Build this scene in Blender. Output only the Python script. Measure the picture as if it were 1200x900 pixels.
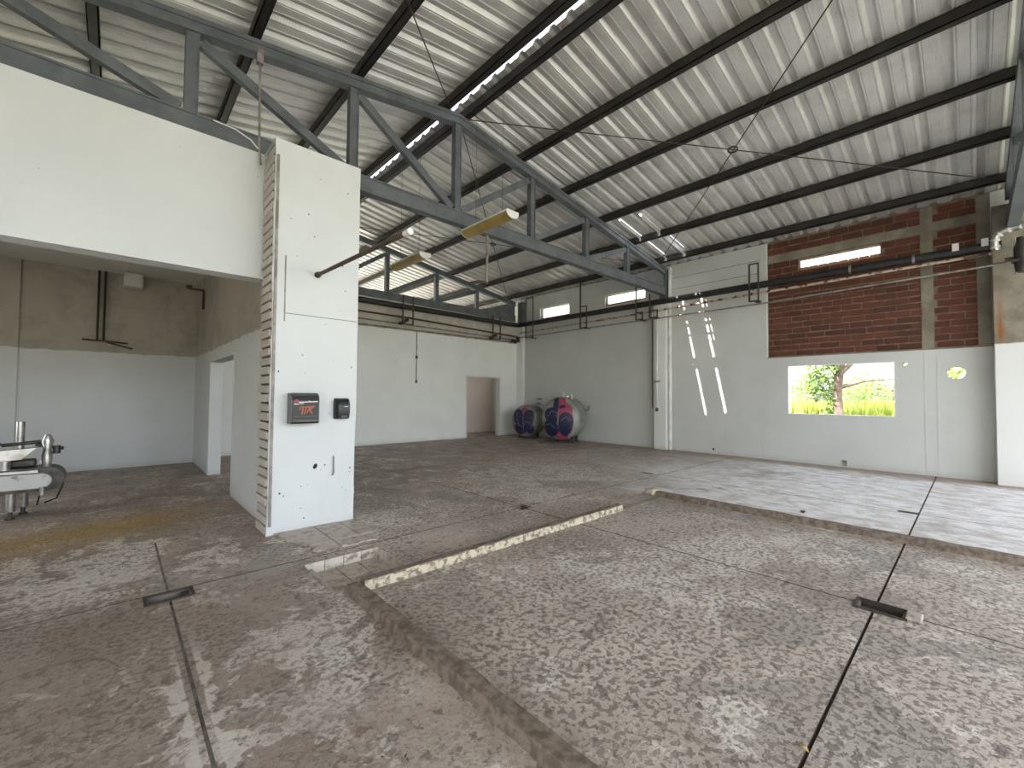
import bpy, bmesh, math, random
from mathutils import Vector, Matrix
R = random.Random(7)
S = bpy.context.scene
C = S.collection
for o in list(bpy.data.objects): bpy.data.objects.remove(o)

# ------------------------------------------------------------ camera, sky, sun, exposure
# world: X runs along the trusses towards the window wall, Y along the purlins towards the tank corner, Z up
F, YAW, PITCH, ROLL = 500.4, math.radians(47.14), math.radians(1.667), math.radians(0.488)
cam = bpy.data.cameras.new('camera'); camo = bpy.data.objects.new('camera', cam); C.objects.link(camo)
cam.sensor_fit = 'HORIZONTAL'; cam.sensor_width = 36; cam.lens = F / 1200 * 36
cam.clip_start = .05; cam.clip_end = 500
def cam_axis(right, down, fwd):          # level frame -> camera frame (x right, y down, z forward)
    c, s = math.cos(PITCH), math.sin(PITCH)
    y, z = down * c + fwd * s, -down * s + fwd * c
    c, s = math.cos(ROLL), math.sin(ROLL)
    return Vector((right * c - y * s, right * s + y * c, z))
ux = cam_axis(math.sin(YAW), 0, math.cos(YAW)); vy = cam_axis(-math.cos(YAW), 0, math.sin(YAW)); wz = cam_axis(0, -1, 0)
M = Matrix(((ux[0], -ux[1], -ux[2]), (vy[0], -vy[1], -vy[2]), (wz[0], -wz[1], -wz[2])))
camo.matrix_world = Matrix.Translation((0, 0, 1.5)) @ M.to_4x4()
S.camera = camo

SUN_DIR = Vector((1, -.30, -1.66)).normalized()
w = bpy.data.worlds.new('world'); S.world = w; w.use_nodes = True
wn = w.node_tree.nodes; wl = w.node_tree.links
bg = wn['Background']; sky = wn.new('ShaderNodeTexSky'); sky.sky_type = 'NISHITA'; sky.sun_disc = False
sky.sun_elevation = math.asin(-SUN_DIR.z); sky.sun_rotation = math.atan2(-SUN_DIR.x, -SUN_DIR.y)
sky.air_density = 1.0; sky.dust_density = 3.5; sky.ozone_density = 1.0
hs = wn.new('ShaderNodeHueSaturation'); hs.inputs['Saturation'].default_value = .42; wl.new(sky.outputs[0], hs.inputs['Color'])   # hazy, nearly white sky
wl.new(hs.outputs[0], bg.inputs[0]); bg.inputs[1].default_value = 0.34
sl = bpy.data.lights.new('sun', 'SUN'); so = bpy.data.objects.new('sun', sl); C.objects.link(so)
sl.energy = 5.0; sl.angle = math.radians(.53); sl.color = (1, .95, .87)
so.rotation_euler = SUN_DIR.to_track_quat('-Z', 'Y').to_euler(); so.location = (-6, 8, 14)
def portal(name, loc, sx, sy, rot):      # sampling guides in the openings, some of them added out of frame for daylight
    l = bpy.data.lights.new(name, 'AREA'); l.shape = 'RECTANGLE'; l.size = sx; l.size_y = sy; l.cycles.is_portal = True
    o = bpy.data.objects.new(name, l); C.objects.link(o); o.location = loc; o.rotation_euler = rot
portal('opening_portal', (4.2, -7.05, 2.75), 15.6, 5.6, (math.radians(90), 0, 0))
portal('far_portal', (4.2, 22.4, 2.75), 15.6, 5.6, (math.radians(-90), 0, 0))
portal('added_bay_portal', (-3.75, -3.2, 1.45), 2.9, 6.8, (0, math.radians(-90), 0))
portal('added_alcove_portal', (-3.75, 7.9, 1.65), 1.5, 1.4, (0, math.radians(-90), 0))
portal('added_right_bay_portal', (12.1, -4.1, 2.1), 4.2, 5.4, (0, math.radians(90), 0))
portal('window_portal', (12.1, 2.05, 1.7), 1.2, 1.95, (0, math.radians(90), 0))
S.view_settings.view_transform = 'Standard'; S.view_settings.look = 'None'; S.view_settings.gamma = 1
S.view_settings.use_curve_mapping = False; S.view_settings.exposure = 2.05

# ------------------------------------------------------------ materials
class N:
    def __init__(s, name):
        s.m = bpy.data.materials.new(name); s.m.use_nodes = True
        s.t = s.m.node_tree; s.b = s.t.nodes['Principled BSDF']
        s.tc = s.t.nodes.new('ShaderNodeTexCoord'); s.P = s.tc.outputs['Object']
    def l(s, a, b): s.t.links.new(a, b)
    def val(s, sock, v):
        if isinstance(v, (int, float)): sock.default_value = v
        elif isinstance(v, (tuple, list)): sock.default_value = (*v, 1) if len(v) == 3 and sock.type == 'RGBA' else v
        else: s.l(v, sock)
    def noise(s, scale, detail=4, rough=.6, dist=0, P=None):
        n = s.t.nodes.new('ShaderNodeTexNoise'); s.l(P or s.P, n.inputs['Vector'])
        n.inputs['Scale'].default_value = scale; n.inputs['Detail'].default_value = detail
        n.inputs['Roughness'].default_value = rough; n.inputs['Distortion'].default_value = dist
        return n.outputs['Fac']
    def voro(s, scale, P=None, feature='F1', out='Distance'):
        n = s.t.nodes.new('ShaderNodeTexVoronoi'); n.feature = feature; s.l(P or s.P, n.inputs['Vector']); n.inputs['Scale'].default_value = scale
        return n.outputs[out]
    def mapv(s, scale=(1, 1, 1), loc=(0, 0, 0)):
        n = s.t.nodes.new('ShaderNodeMapping'); s.l(s.P, n.inputs['Vector']); n.inputs['Scale'].default_value = scale; n.inputs['Location'].default_value = loc
        return n.outputs[0]
    def step(s, v, a, b):            # smooth 0..1 between a and b (a > b inverts)
        n = s.t.nodes.new('ShaderNodeMapRange'); n.interpolation_type = 'SMOOTHSTEP'; s.l(v, n.inputs['Value'])
        if a <= b: n.inputs[1].default_value, n.inputs[2].default_value = a, b
        else: n.inputs[1].default_value, n.inputs[2].default_value, n.inputs[3].default_value, n.inputs[4].default_value = b, a, 1, 0
        return n.outputs[0]
    def math(s, op, a, b=0, c=0):
        n = s.t.nodes.new('ShaderNodeMath'); n.operation = op; s.val(n.inputs[0], a); s.val(n.inputs[1], b); s.val(n.inputs[2], c); return n.outputs[0]
    def mix(s, f, a, b):
        n = s.t.nodes.new('ShaderNodeMix'); n.data_type = 'RGBA'; s.val(n.inputs[0], f); s.val(n.inputs[6], a); s.val(n.inputs[7], b); return n.outputs[2]
    def xyz(s):
        n = s.t.nodes.new('ShaderNodeSeparateXYZ'); s.l(s.P, n.inputs[0]); return n.outputs
    def bump(s, h, strength=.3, dist=.02):
        n = s.t.nodes.new('ShaderNodeBump'); s.l(h, n.inputs['Height']); n.inputs['Strength'].default_value = strength; n.inputs['Distance'].default_value = dist
        s.l(n.outputs[0], s.b.inputs['Normal'])
    def out(s, col, rough=.6, metal=0):
        s.val(s.b.inputs['Base Color'], col); s.val(s.b.inputs['Roughness'], rough); s.val(s.b.inputs['Metallic'], metal); return s.m
def simple(name, c1, c2=None, scale=5, rough=.6, metal=0, bump=0, detail=5, lo=.35, hi=.65):
    n = N(name)
    if c2 is None: c2 = tuple(x * .75 for x in c1)
    f = n.noise(scale, detail)
    if bump: n.bump(n.noise(scale * 6, 4), bump, .01)
    return n.out(n.mix(n.step(f, lo, hi), c1, c2), rough, metal)
MAT = {}
def paint(name, white, upper=None, hz=99, dirt=.5, streak=(.45, .42, .36)):
    n = N(name); x, y, z = n.xyz()
    f = n.noise(.8, 5, .6); col = n.mix(n.step(f, .35, .7), white, tuple(v * .93 for v in white))
    if upper:
        e = n.math('ADD', z, n.math('MULTIPLY', n.noise(3, 4), .12))
        u2 = n.mix(n.step(n.noise(1.3, 6, .7, .4), .42, .68), upper, tuple(v * .72 for v in upper))
        col = n.mix(n.step(e, hz + .05, hz + .075), col, u2)
    g = n.math('MULTIPLY', n.step(n.noise(5, 8, .75), .60, .72), dirt * .5)
    col = n.mix(g, col, streak)
    sp = n.math('MULTIPLY', n.step(n.voro(5.5), .045, .02), n.step(n.noise(1.1, 2), .5, .62))
    col = n.mix(n.math('MULTIPLY', sp, .8), col, (.10, .085, .07))
    low = n.math('MULTIPLY', n.step(n.math('ADD', z, n.math('MULTIPLY', n.noise(2.5, 5), .18)), .22, .08), dirt)
    col = n.mix(n.math('MULTIPLY', low, .55), col, (.33, .29, .24))
    n.bump(n.math('ADD', n.noise(2, 4), n.math('MULTIPLY', n.noise(40, 4), .35)), .22, .02)
    return n.out(col, .55)
MAT['paint'] = paint('white_wall_paint', (.80, .80, .775))
MAT['pillar'] = paint('pillar_paint', (.69, .71, .715), dirt=.35)
MAT['wallA'] = paint('far_wall_paint', (.90, .91, .865), (.58, .54, .46), 3.58)
MAT['wallB'] = paint('window_wall_paint', (.61, .62, .60), dirt=.45)
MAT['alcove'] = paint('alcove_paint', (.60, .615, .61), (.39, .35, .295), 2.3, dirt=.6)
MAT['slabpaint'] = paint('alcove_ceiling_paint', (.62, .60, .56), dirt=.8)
MAT['pink'] = paint('back_room_paint', (.66, .57, .52))
def floor_material():
    n = N('worn_concrete'); x, y, z = n.xyz()
    big = n.noise(.33, 3, .5); mid = n.noise(1.5, 9, .68, .5); fine = n.noise(8, 9, .72); med = n.noise(4.2, 7, .65, .8)
    def zone(spots):                 # soft union of discs (cx, cy, radius): where a kind of wear sits on the floor
        acc = None
        for cx, cy, r in spots:
            v = n.t.nodes.new('ShaderNodeVectorMath'); v.operation = 'DISTANCE'; n.l(n.P, v.inputs[0]); v.inputs[1].default_value = (cx, cy, 0)
            d = n.step(v.outputs['Value'], r, r * .25); acc = d if acc is None else n.math('MAXIMUM', acc, d)
        return acc
    base = n.mix(n.step(n.math('ADD', mid, n.math('MULTIPLY', fine, .5)), .58, .94), (.27, .21, .165), (.50, .42, .35))
    # trodden grey-beige screed with many small dark pocks
    kerbed = zone([(2.9, 1.6, 2.4), (4.6, 2.0, 2.2), (5.2, .2, 2.2), (3.0, .0, 2.0), (2.6, 4.8, 2.0), (5, 5, 2.6), (8, 6, 4)])
    col = n.mix(n.math('MULTIPLY', kerbed, .65), base, (.64, .555, .48))
    # thin remains of pale floor paint, ragged islands
    isl = n.math('ADD', n.math('MULTIPLY', med, .6), n.math('ADD', n.math('MULTIPLY', mid, .5), n.math('MULTIPLY', big, .3)))
    pz = zone([(3.5, 1.95, 1.0), (3.3, 1.45, .7), (4.5, 1.7, .9), (.95, 2.8, .7), (.7, 2.3, .5), (-.45, 4.75, 1.0), (-.2, 5.4, .8), (2.7, 5.0, 1.3), (4.4, 4.7, 1.3), (5.3, 1.1, 1.0), (1.0, 4.8, .8), (.35, 2.3, .35), (6, 6, 2), (2.2, .6, .8)])
    isl = n.math('ADD', isl, n.math('MULTIPLY', pz, .10))
    p1 = n.math('MULTIPLY', n.step(isl, .765, .785), n.step(fine, .36, .44))
    col = n.mix(n.math('MULTIPLY', p1, .68), col, (.74, .685, .615))
    # smooth grey worn screed patches
    w1 = n.step(n.math('ADD', n.math('ADD', n.noise(.9, 7, .6, 1.0, n.mapv((1, 1, 1), (7, 3, 0))), n.math('MULTIPLY', fine, .08)), n.math('MULTIPLY', zone([(2.5, 4.55, .9), (3.9, 4.95, .9), (5.5, 4.8, 1.2)]), .08)), .62, .635)
    col = n.mix(n.math('MULTIPLY', w1, .8), col, (.37, .325, .28))
    # pocks and black grime
    sp = n.math('MULTIPLY', n.step(n.noise(27, 3, .55, .1), .50, .56), n.step(n.math('ADD', n.noise(.9, 4, .6), n.math('MULTIPLY', kerbed, .10)), .34, .56))
    col = n.mix(n.math('MULTIPLY', sp, .64), col, (.12, .085, .068))
    sp3 = n.math('MULTIPLY', n.step(n.noise(11, 4, .6, .2), .585, .63), .65)
    col = n.mix(sp3, col, (.115, .082, .066))
    sp2 = n.math('MULTIPLY', n.step(n.noise(48, 3, .6), .56, .64), .5)
    col = n.mix(sp2, col, (.155, .115, .093))
    # chalky washed floor beyond the long kerb
    far = n.math('MULTIPLY', n.step(n.math('ADD', x, n.math('MULTIPLY', mid, 1.6)), 6.7, 7.3), n.step(n.math('ADD', y, n.math('MULTIPLY', big, 4)), 8.0, 4.5))
    chalk = n.mix(n.step(n.noise(5, 9, .75, .3, n.mapv((1, .6, 1))), .42, .56), (.66, .61, .57), (.90, .89, .885))
    chalk = n.mix(n.math('MULTIPLY', n.step(n.noise(3, 6, .65, 0, n.mapv((1, .5, 1), (2, 5, 0))), .60, .68), .7), chalk, (.25, .21, .18))
    col = n.mix(n.math('MULTIPLY', far, .93), col, chalk)
    # big soft stains
    st = n.step(n.noise(.55, 6, .6, .5, n.mapv((1, 1, 1), (3.3, 9.1, 0))), .56, .72)
    st = n.math('MAXIMUM', st, n.math('MULTIPLY', zone([(4.05, .9, .6), (4.3, .55, .5)]), n.step(mid, .40, .55)))
    st = n.math('MAXIMUM', st, n.math('MULTIPLY', zone([(0, 3.2, 1.6), (.2, 1.9, 1.2), (-.6, 3.9, .9)]), n.step(mid, .35, .6)))
    col = n.mix(n.math('MULTIPLY', st, .5), col, (.185, .135, .105))
    # brown dirt swept along the window wall
    wd = n.step(n.math('ADD', x, n.math('MULTIPLY', n.noise(1.6, 6), .9)), 11.35, 11.9)
    col = n.mix(n.math('MULTIPLY', wd, .8), col, (.30, .21, .145))
    # cement crust beside the filled joint near the camera
    dj = n.math('ABSOLUTE', n.math('SUBTRACT', x, .33))
    cr = n.math('MULTIPLY', n.step(n.math('ADD', dj, n.math('MULTIPLY', med, -.34)), -.09, -.10), n.step(n.math('ADD', y, med), 4.0, 3.3))
    cr = n.math('MULTIPLY', n.math('MULTIPLY', cr, n.step(fine, .40, .47)), n.step(n.math('ADD', dj, n.math('MULTIPLY', fine, .03)), .045, .055))
    col = n.mix(n.math('MULTIPLY', cr, .75), col, (.62, .565, .50))
    # a dark tide ring left by a bucket
    v = n.t.nodes.new('ShaderNodeVectorMath'); v.operation = 'DISTANCE'; n.l(n.P, v.inputs[0]); v.inputs[1].default_value = (-.24, 3.18, 0)
    ring = n.step(n.math('ABSOLUTE', n.math('SUBTRACT', n.math('ADD', v.outputs['Value'], n.math('MULTIPLY', big, .25)), .40)), .014, .004)
    ring = n.math('MULTIPLY', ring, n.step(fine, .38, .55))
    col = n.mix(n.math('MULTIPLY', ring, .5), col, (.10, .07, .055))
    n.bump(n.math('ADD', n.math('MULTIPLY', mid, .6), n.math('ADD', n.math('MULTIPLY', fine, .6), n.math('ADD', n.math('MULTIPLY', n.noise(48, 4, .75), .45), n.math('MULTIPLY', sp, -.25)))), .7, .02)
    rough = n.math('ADD', .38, n.math('MULTIPLY', fine, .34))
    return n.out(col, rough)
MAT['floor'] = floor_material()
MAT['joint'] = simple('joint_dirt', (.075, .058, .046), (.12, .095, .075), 9, .9)
MAT['kerb'] = simple('dirty_kerb', (.115, .083, .062), (.235, .185, .142), 15, .75, 0, .5)
MAT['kerbpaint'] = simple('cream_kerb_face', (.56, .48, .35), (.19, .14, .10), 16, .6, 0, .5, 8, .46, .60)
MAT['tile'] = simple('grimy_tile', (.45, .39, .325), (.24, .195, .155), 12, .5, 0, .2, 8, .45, .7)
MAT['tilewhite'] = simple('white_tile', (.60, .55, .47), (.24, .19, .14), 14, .45, 0, .2, 8, .46, .66)
MAT['truss'] = simple('blue_grey_steel', (.150, .164, .178), (.105, .116, .127), 3, .5, .1, .05)
MAT['purlin'] = simple('dark_steel', (.034, .031, .031), (.022, .017, .015), 4, .55, .2, .15)
def sheet_material():
    n = N('galvanised_sheet'); x, y, z = n.xyz()
    f = n.noise(1.2, 6, .65); g = n.noise(9, 5, .6, 0, n.mapv((.25, 2, 1)))
    col = n.mix(n.step(f, .35, .7), (.73, .72, .705), (.56, .545, .525))
    col = n.mix(n.math('MULTIPLY', n.step(g, .55, .75), .4), col, (.40, .37, .335))
    emb = n.math('SINE', n.math('MULTIPLY', x, 190)); zone = n.step(n.noise(.5, 3), .42, .6)
    n.bump(n.math('ADD', n.math('MULTIPLY', emb, zone), n.math('MULTIPLY', n.noise(60, 2), 1.2)), .22, .004)
    return n.out(col, .40, .35)
MAT['sheet'] = sheet_material()
def brick_material(name, c1, c2, c3):
    n = N(name); oi = n.t.nodes.new('ShaderNodeObjectInfo')
    col = n.mix(oi.outputs['Random'], c1, c2)
    col = n.mix(n.math('MULTIPLY', n.step(n.noise(14, 5, .6, 0, n.P), .5, .7), .6), col, c3)
    n.bump(n.noise(25, 4), .4, .01)
    return n.out(col, .85)
MAT['brick'] = brick_material('red_brick', (.150, .046, .026), (.085, .028, .018), (.055, .022, .016))
MAT['brickpale'] = brick_material('pale_brick', (.64, .585, .535), (.53, .475, .425), (.40, .35, .30))
MAT['bricksunlit'] = brick_material('sunlit_tone_brick', (.60, .30, .17), (.50, .24, .13), (.40, .20, .11))  # lighter orange stands in for sunlight on the slot sills
MAT['mortar'] = simple('mortar', (.245, .19, .145), (.15, .115, .085), 7, .9, 0, .5)
MAT['mortardark'] = simple('dark_mortar', (.10, .075, .058), (.05, .038, .03), 7, .9, 0, .5)
MAT['concrete'] = simple('bare_concrete', (.28, .25, .195), (.175, .15, .115), 2.2, .85, 0, .4)
def stained_concrete():
    n = N('rust_streaked_concrete'); x, y, z = n.xyz()
    col = n.mix(n.step(n.noise(2.2, 6), .35, .65), (.30, .265, .21), (.18, .155, .12))
    r = n.math('MULTIPLY', n.step(n.math('ADD', n.math('ABSOLUTE', n.math('ADD', y, .36)), n.math('MULTIPLY', n.noise(4, 5), .10)), .13, .03), n.step(z, 3.6, 2.9))
    col = n.mix(r, col, (.26, .10, .025))
    lowp = n.step(n.math('ADD', z, n.math('MULTIPLY', n.noise(5, 5), .06)), 2.56, 2.53)
    col = n.mix(lowp, col, (.74, .74, .72))
    n.bump(n.noise(20, 5), .3, .01)
    return n.out(col, .75)
MAT['stained'] = stained_concrete()
MAT['blackpipe'] = simple('black_pipe', (.012, .012, .013), (.03, .027, .025), 5, .5)
MAT['redpipe'] = simple('flaking_pipe_paint', (.50, .40, .32), (.20, .07, .04), 7, .6, 0, .1, 6, .5, .6)
MAT['rustpipe'] = simple('rusty_pipe', (.115, .07, .05), (.06, .04, .032), 9, .7, .3)
MAT['greypipe'] = simple('grey_pipe', (.36, .33, .30), (.20, .165, .14), 6, .55, .2)
MAT['whitepipe'] = simple('white_pvc', (.76, .76, .73), (.60, .59, .55), 4, .4)
MAT['rod'] = simple('bracing_rod', (.05, .042, .038), (.09, .06, .045), 9, .6, .4)
MAT['diffuser'] = simple('yellowed_diffuser', (.42, .31, .10), (.34, .245, .075), 3, .35)
MAT['whiteplastic'] = simple('white_plastic', (.80, .79, .76), (.70, .69, .66), 5, .4)
MAT['blackplastic'] = simple('black_plastic', (.010, .010, .011), (.016, .016, .017), 6, .36)
MAT['greyplastic'] = simple('smoked_plastic', (.10, .095, .088), (.07, .066, .06), 6, .3)
MAT['steel'] = simple('stainless_steel', (.55, .55, .54), (.33, .32, .30), 7, .3, .85)
MAT['steeldark'] = simple('greasy_steel', (.10, .095, .09), (.05, .045, .04), 10, .45, .7)
MAT['steelpaint'] = simple('chipped_silver_paint', (.50, .50, .49), (.16, .145, .13), 9, .4, .35, 0, 8, .58, .70)
MAT['tank'] = simple('tank_paint', (.33, .345, .32), (.22, .215, .165), 2.2, .5, .15)
MAT['navy'] = simple('navy_mural_paint', (.012, .014, .042), (.022, .026, .07), 8, .4)
MAT['magenta'] = simple('pink_mural_paint', (.42, .065, .13), (.30, .05, .09), 8, .45)
MAT['murallight'] = simple('lilac_mural_line', (.30, .28, .42), (.22, .2, .33), 8, .45)
MAT['orange'] = simple('orange_print', (.62, .12, .03), (.5, .09, .02), 20, .4)
MAT['red'] = simple('red_print', (.55, .05, .035), (.45, .04, .03), 20, .4)
MAT['hole'] = simple('chipped_hole', (.02, .016, .013), (.03, .025, .02), 20, .9)
MAT['drain'] = simple('drain_concrete', (.20, .18, .155), (.10, .086, .072), 8, .8, 0, .4)
MAT['drainiron'] = simple('drain_iron', (.075, .06, .052), (.045, .035, .03), 12, .65, .4)
MAT['flake'] = simple('dry_yellow_flake', (.44, .31, .14), (.27, .185, .085), 40, .8)
MAT['debris'] = simple('dark_debris', (.035, .028, .022), (.06, .05, .04), 20, .9)
MAT['bark'] = simple('bark', (.22, .165, .13), (.12, .09, .07), 9, .9, 0, .6)
def leaf(name, a, b):
    n = N(name); g = n.t.nodes.new('ShaderNodeNewGeometry')
    col = n.mix(g.outputs['Random Per Island'], a, b)
    n.b.inputs['Transmission Weight'].default_value = 0
    return n.out(col, .6)
MAT['leaf'] = leaf('tree_leaf', (.10, .20, .03), (.24, .34, .06))
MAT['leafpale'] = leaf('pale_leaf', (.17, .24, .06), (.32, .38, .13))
MAT['grass'] = leaf('tall_grass_blade', (.24, .33, .05), (.42, .45, .10))
MAT['ground'] = simple('dry_ground', (.33, .32, .28), (.26, .28, .19), .4, .95)

# ------------------------------------------------------------ mesh helpers
class MB:
    def __init__(s): s.v = []; s.f = []; s.sm = False
    def add(s, vs, fs):
        b = len(s.v); s.v += [tuple(p) for p in vs]; s.f += [tuple(b + i for i in f) for f in fs]; return s
    def box(s, x0, x1, y0, y1, z0, z1):
        return s.add([(x0, y0, z0), (x1, y0, z0), (x1, y1, z0), (x0, y1, z0), (x0, y0, z1), (x1, y0, z1), (x1, y1, z1), (x0, y1, z1)],
                     [(0, 3, 2, 1), (4, 5, 6, 7), (0, 1, 5, 4), (1, 2, 6, 5), (2, 3, 7, 6), (3, 0, 4, 7)])
    def bar(s, p, q, w, h, side=(0, 1, 0)):      # w along side, h across
        p, q = Vector(p), Vector(q); d = (q - p).normalized(); a = Vector(side); a = (a - d * a.dot(d)).normalized(); b = d.cross(a)
        a *= w / 2; b *= h / 2
        return s.add([p - a - b, p + a - b, p + a + b, p - a + b, q - a - b, q + a - b, q + a + b, q - a + b],
                     [(0, 3, 2, 1), (4, 5, 6, 7), (0, 1, 5, 4), (1, 2, 6, 5), (2, 3, 7, 6), (3, 0, 4, 7)])
    def tube(s, pts, r, n=10, rs=None):
        pts = [Vector(p) for p in pts]; vs = []; fs = []
        a = None
        for i, p in enumerate(pts):
            d = (pts[min(i + 1, len(pts) - 1)] - pts[max(i - 1, 0)]).normalized()
            if a is None: a = d.orthogonal().normalized()
            a = (a - d * a.dot(d)).normalized(); b = d.cross(a); rr = rs[i] if rs else r
            vs += [p + (a * math.cos(t) + b * math.sin(t)) * rr for t in (2 * math.pi * k / n for k in range(n))]
        for i in range(len(pts) - 1):
            fs += [(i * n + k, i * n + (k + 1) % n, (i + 1) * n + (k + 1) % n, (i + 1) * n + k) for k in range(n)]
        fs += [tuple(range(n - 1, -1, -1)), tuple((len(pts) - 1) * n + k for k in range(n))]
        return s.add(vs, fs)
    def prism(s, poly, d):                       # poly: 3-D points, extruded by vector d
        poly = [Vector(p) for p in poly]; d = Vector(d); n = len(poly)
        return s.add(poly + [p + d for p in poly], [tuple(range(n - 1, -1, -1)), tuple(range(n, 2 * n))] + [(k, (k + 1) % n, n + (k + 1) % n, n + k) for k in range(n)])
    def mesh(s, name, m, smooth=False):
        me = bpy.data.meshes.new(name); me.from_pydata(s.v, [], s.f); me.materials.append(MAT[m] if isinstance(m, str) else m)
        bm = bmesh.new(); bm.from_mesh(me); bmesh.ops.recalc_face_normals(bm, faces=bm.faces); bm.to_mesh(me); bm.free()
        if smooth:
            for p in me.polygons: p.use_smooth = True
            me.set_sharp_from_angle(angle=math.radians(40))
        me.update(); return me
    def build(s, name, m, parent=None, smooth=False, bevel=0):
        o = bpy.data.objects.new(name, s.mesh(name, m, smooth)); C.objects.link(o)
        if bevel:
            b = o.modifiers.new('bevel', 'BEVEL'); b.width = bevel; b.segments = 2; b.limit_method = 'ANGLE'
        if parent:
            o.parent = parent; q = parent; L = Vector((0, 0, 0))
            while q: L += q.location; q = q.parent
            o.location = -L
        return o
def tag(o, label, cat, group=None, kind=None):
    o['label'] = label; o['category'] = cat
    if group: o['group'] = group
    if kind: o['kind'] = kind
    return o
def thing(name, loc, label, cat, group=None, kind=None):
    o = bpy.data.objects.new(name, None); C.objects.link(o); o.location = loc; o.empty_display_size = .2
    return tag(o, label, cat, group, kind)
def copy_tree(o, parent=None):
    c = o.copy(); C.objects.link(c); c.parent = parent
    for ch in [q for q in bpy.data.objects if q.parent == o]: copy_tree(ch, c)
    return c
def cells(mb, xs, ys, zb, zt, holes):            # slab of cells with rectangular holes; xs, ys are extents
    X = sorted(set([xs[0], xs[1]] + [v for h in holes for v in h[:2] if xs[0] < v < xs[1]]))
    Y = sorted(set([ys[0], ys[1]] + [v for h in holes for v in h[2:] if ys[0] < v < ys[1]]))
    solid = lambda i, j: 0 <= i < len(X) - 1 and 0 <= j < len(Y) - 1 and not any(h[0] < (X[i] + X[i + 1]) / 2 < h[1] and h[2] < (Y[j] + Y[j + 1]) / 2 < h[3] for h in holes)
    for i in range(len(X) - 1):
        for j in range(len(Y) - 1):
            if not solid(i, j): continue
            x0, x1, y0, y1 = X[i], X[i + 1], Y[j], Y[j + 1]
            q = [(x0, y0), (x1, y0), (x1, y1), (x0, y1)]
            mb.add([(a, b, zt) for a, b in q], [(0, 1, 2, 3)]); mb.add([(a, b, zb) for a, b in q], [(3, 2, 1, 0)])
            for (di, dj), (a, b) in zip(((0, -1), (1, 0), (0, 1), (-1, 0)), ((0, 1), (1, 2), (2, 3), (3, 0))):
                if not solid(i + di, j + dj): mb.add([(*q[a], zb), (*q[b], zb), (*q[b], zt), (*q[a], zt)], [(0, 1, 2, 3)])
    return mb
def wall(mb, axis, c0, c1, span, zs, holes):     # same, stood upright: axis 'X' = wall at X c0..c1 spanning Y
    t = MB(); cells(t, span, zs, c0, c1, holes)
    mb.add([(z, x, y) if axis == 'X' else (x, z, y) for x, y, z in t.v], t.f); return mb
def cut(o, cutters):
    for c in cutters:
        b = o.modifiers.new('cut', 'BOOLEAN'); b.object = c; b.operation = 'DIFFERENCE'; b.solver = 'EXACT'
    dg = bpy.context.evaluated_depsgraph_get(); me = bpy.data.meshes.new_from_object(o.evaluated_get(dg))
    o.modifiers.clear(); o.data = me
    return o

# ------------------------------------------------------------ roof geometry constants
RX, RZ, SL = 4.28, 6.44, .158                    # ridge line, top of top chord at ridge, slope
zt = lambda X: RZ - SL * abs(X - RX)             # top of top chord = underside of purlins
PD = .16                                         # purlin depth
TRUSS_Y = (-.52, 6.1, 12.45)

# ------------------------------------------------------------ floor
GX = [-3.5, .33, 4.07, 7.78, 11.9]; GY = [-7.0, -3.2, .5, 4.17, 7.85, 12.35]
DR = [(.20, .46, 3.98, 4.13), (3.97, 4.14, .34, .60), (7.72, 7.85, .49, .71), (3.98, 4.20, 4.08, 4.32), (7.70, 7.84, 4.28, 4.54), ]
PIT = (1.25, 1.93, 3.30, 4.0)
holes = DR + [PIT]; ALC = (-3.5, 1.28, 5.62, 11.65)
sub = MB(); cells(sub, (-3.6, 12.0), (-7.05, 22.5), -.30, -.022, [(a + .001, b - .001, c + .001, d - .001) for a, b, c, d in holes])
fl = sub.build('floor', 'joint'); tag(fl, 'worn stained concrete floor of the empty hall, cast in large slabs', 'floor', kind='structure')
J = .008
for i in range(len(GX) - 1):
    for j in range(len(GY) - 1):
        m = MB(); cells(m, (GX[i] + J, GX[i + 1] - J), (GY[j] + J, GY[j + 1] - J), -.022, 0, holes + [ALC])
        if m.f:
            o = m.build('floor_slab', 'floor', fl); o.data.materials.append(MAT['joint'])      # dirt fills the sides of the joints
            for p in o.data.polygons: p.material_index = 0 if abs(p.normal.z) > .5 else 1
MB().box(-3.5, 12.0, 12.36, 22.5, -.022, 0).build('floor_slab', 'floor', fl); MB().box(-3.5, 1.275, 5.625, 11.65, -.022, 0).build('floor_slab', 'floor', fl)
MB().box(.321, .339, -7, 3.9, -.022, -.005).build('joint_filler', 'drain', fl); MB().box(.319, .341, 4.18, 5.62, -.022, -.003).build('joint_filler', 'drain', fl)
MB().box(PIT[0] - .01, PIT[1] + .01, PIT[2] - .01, PIT[3] + .01, -.12, -.095).build('pit_bed', 'joint', fl)
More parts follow.
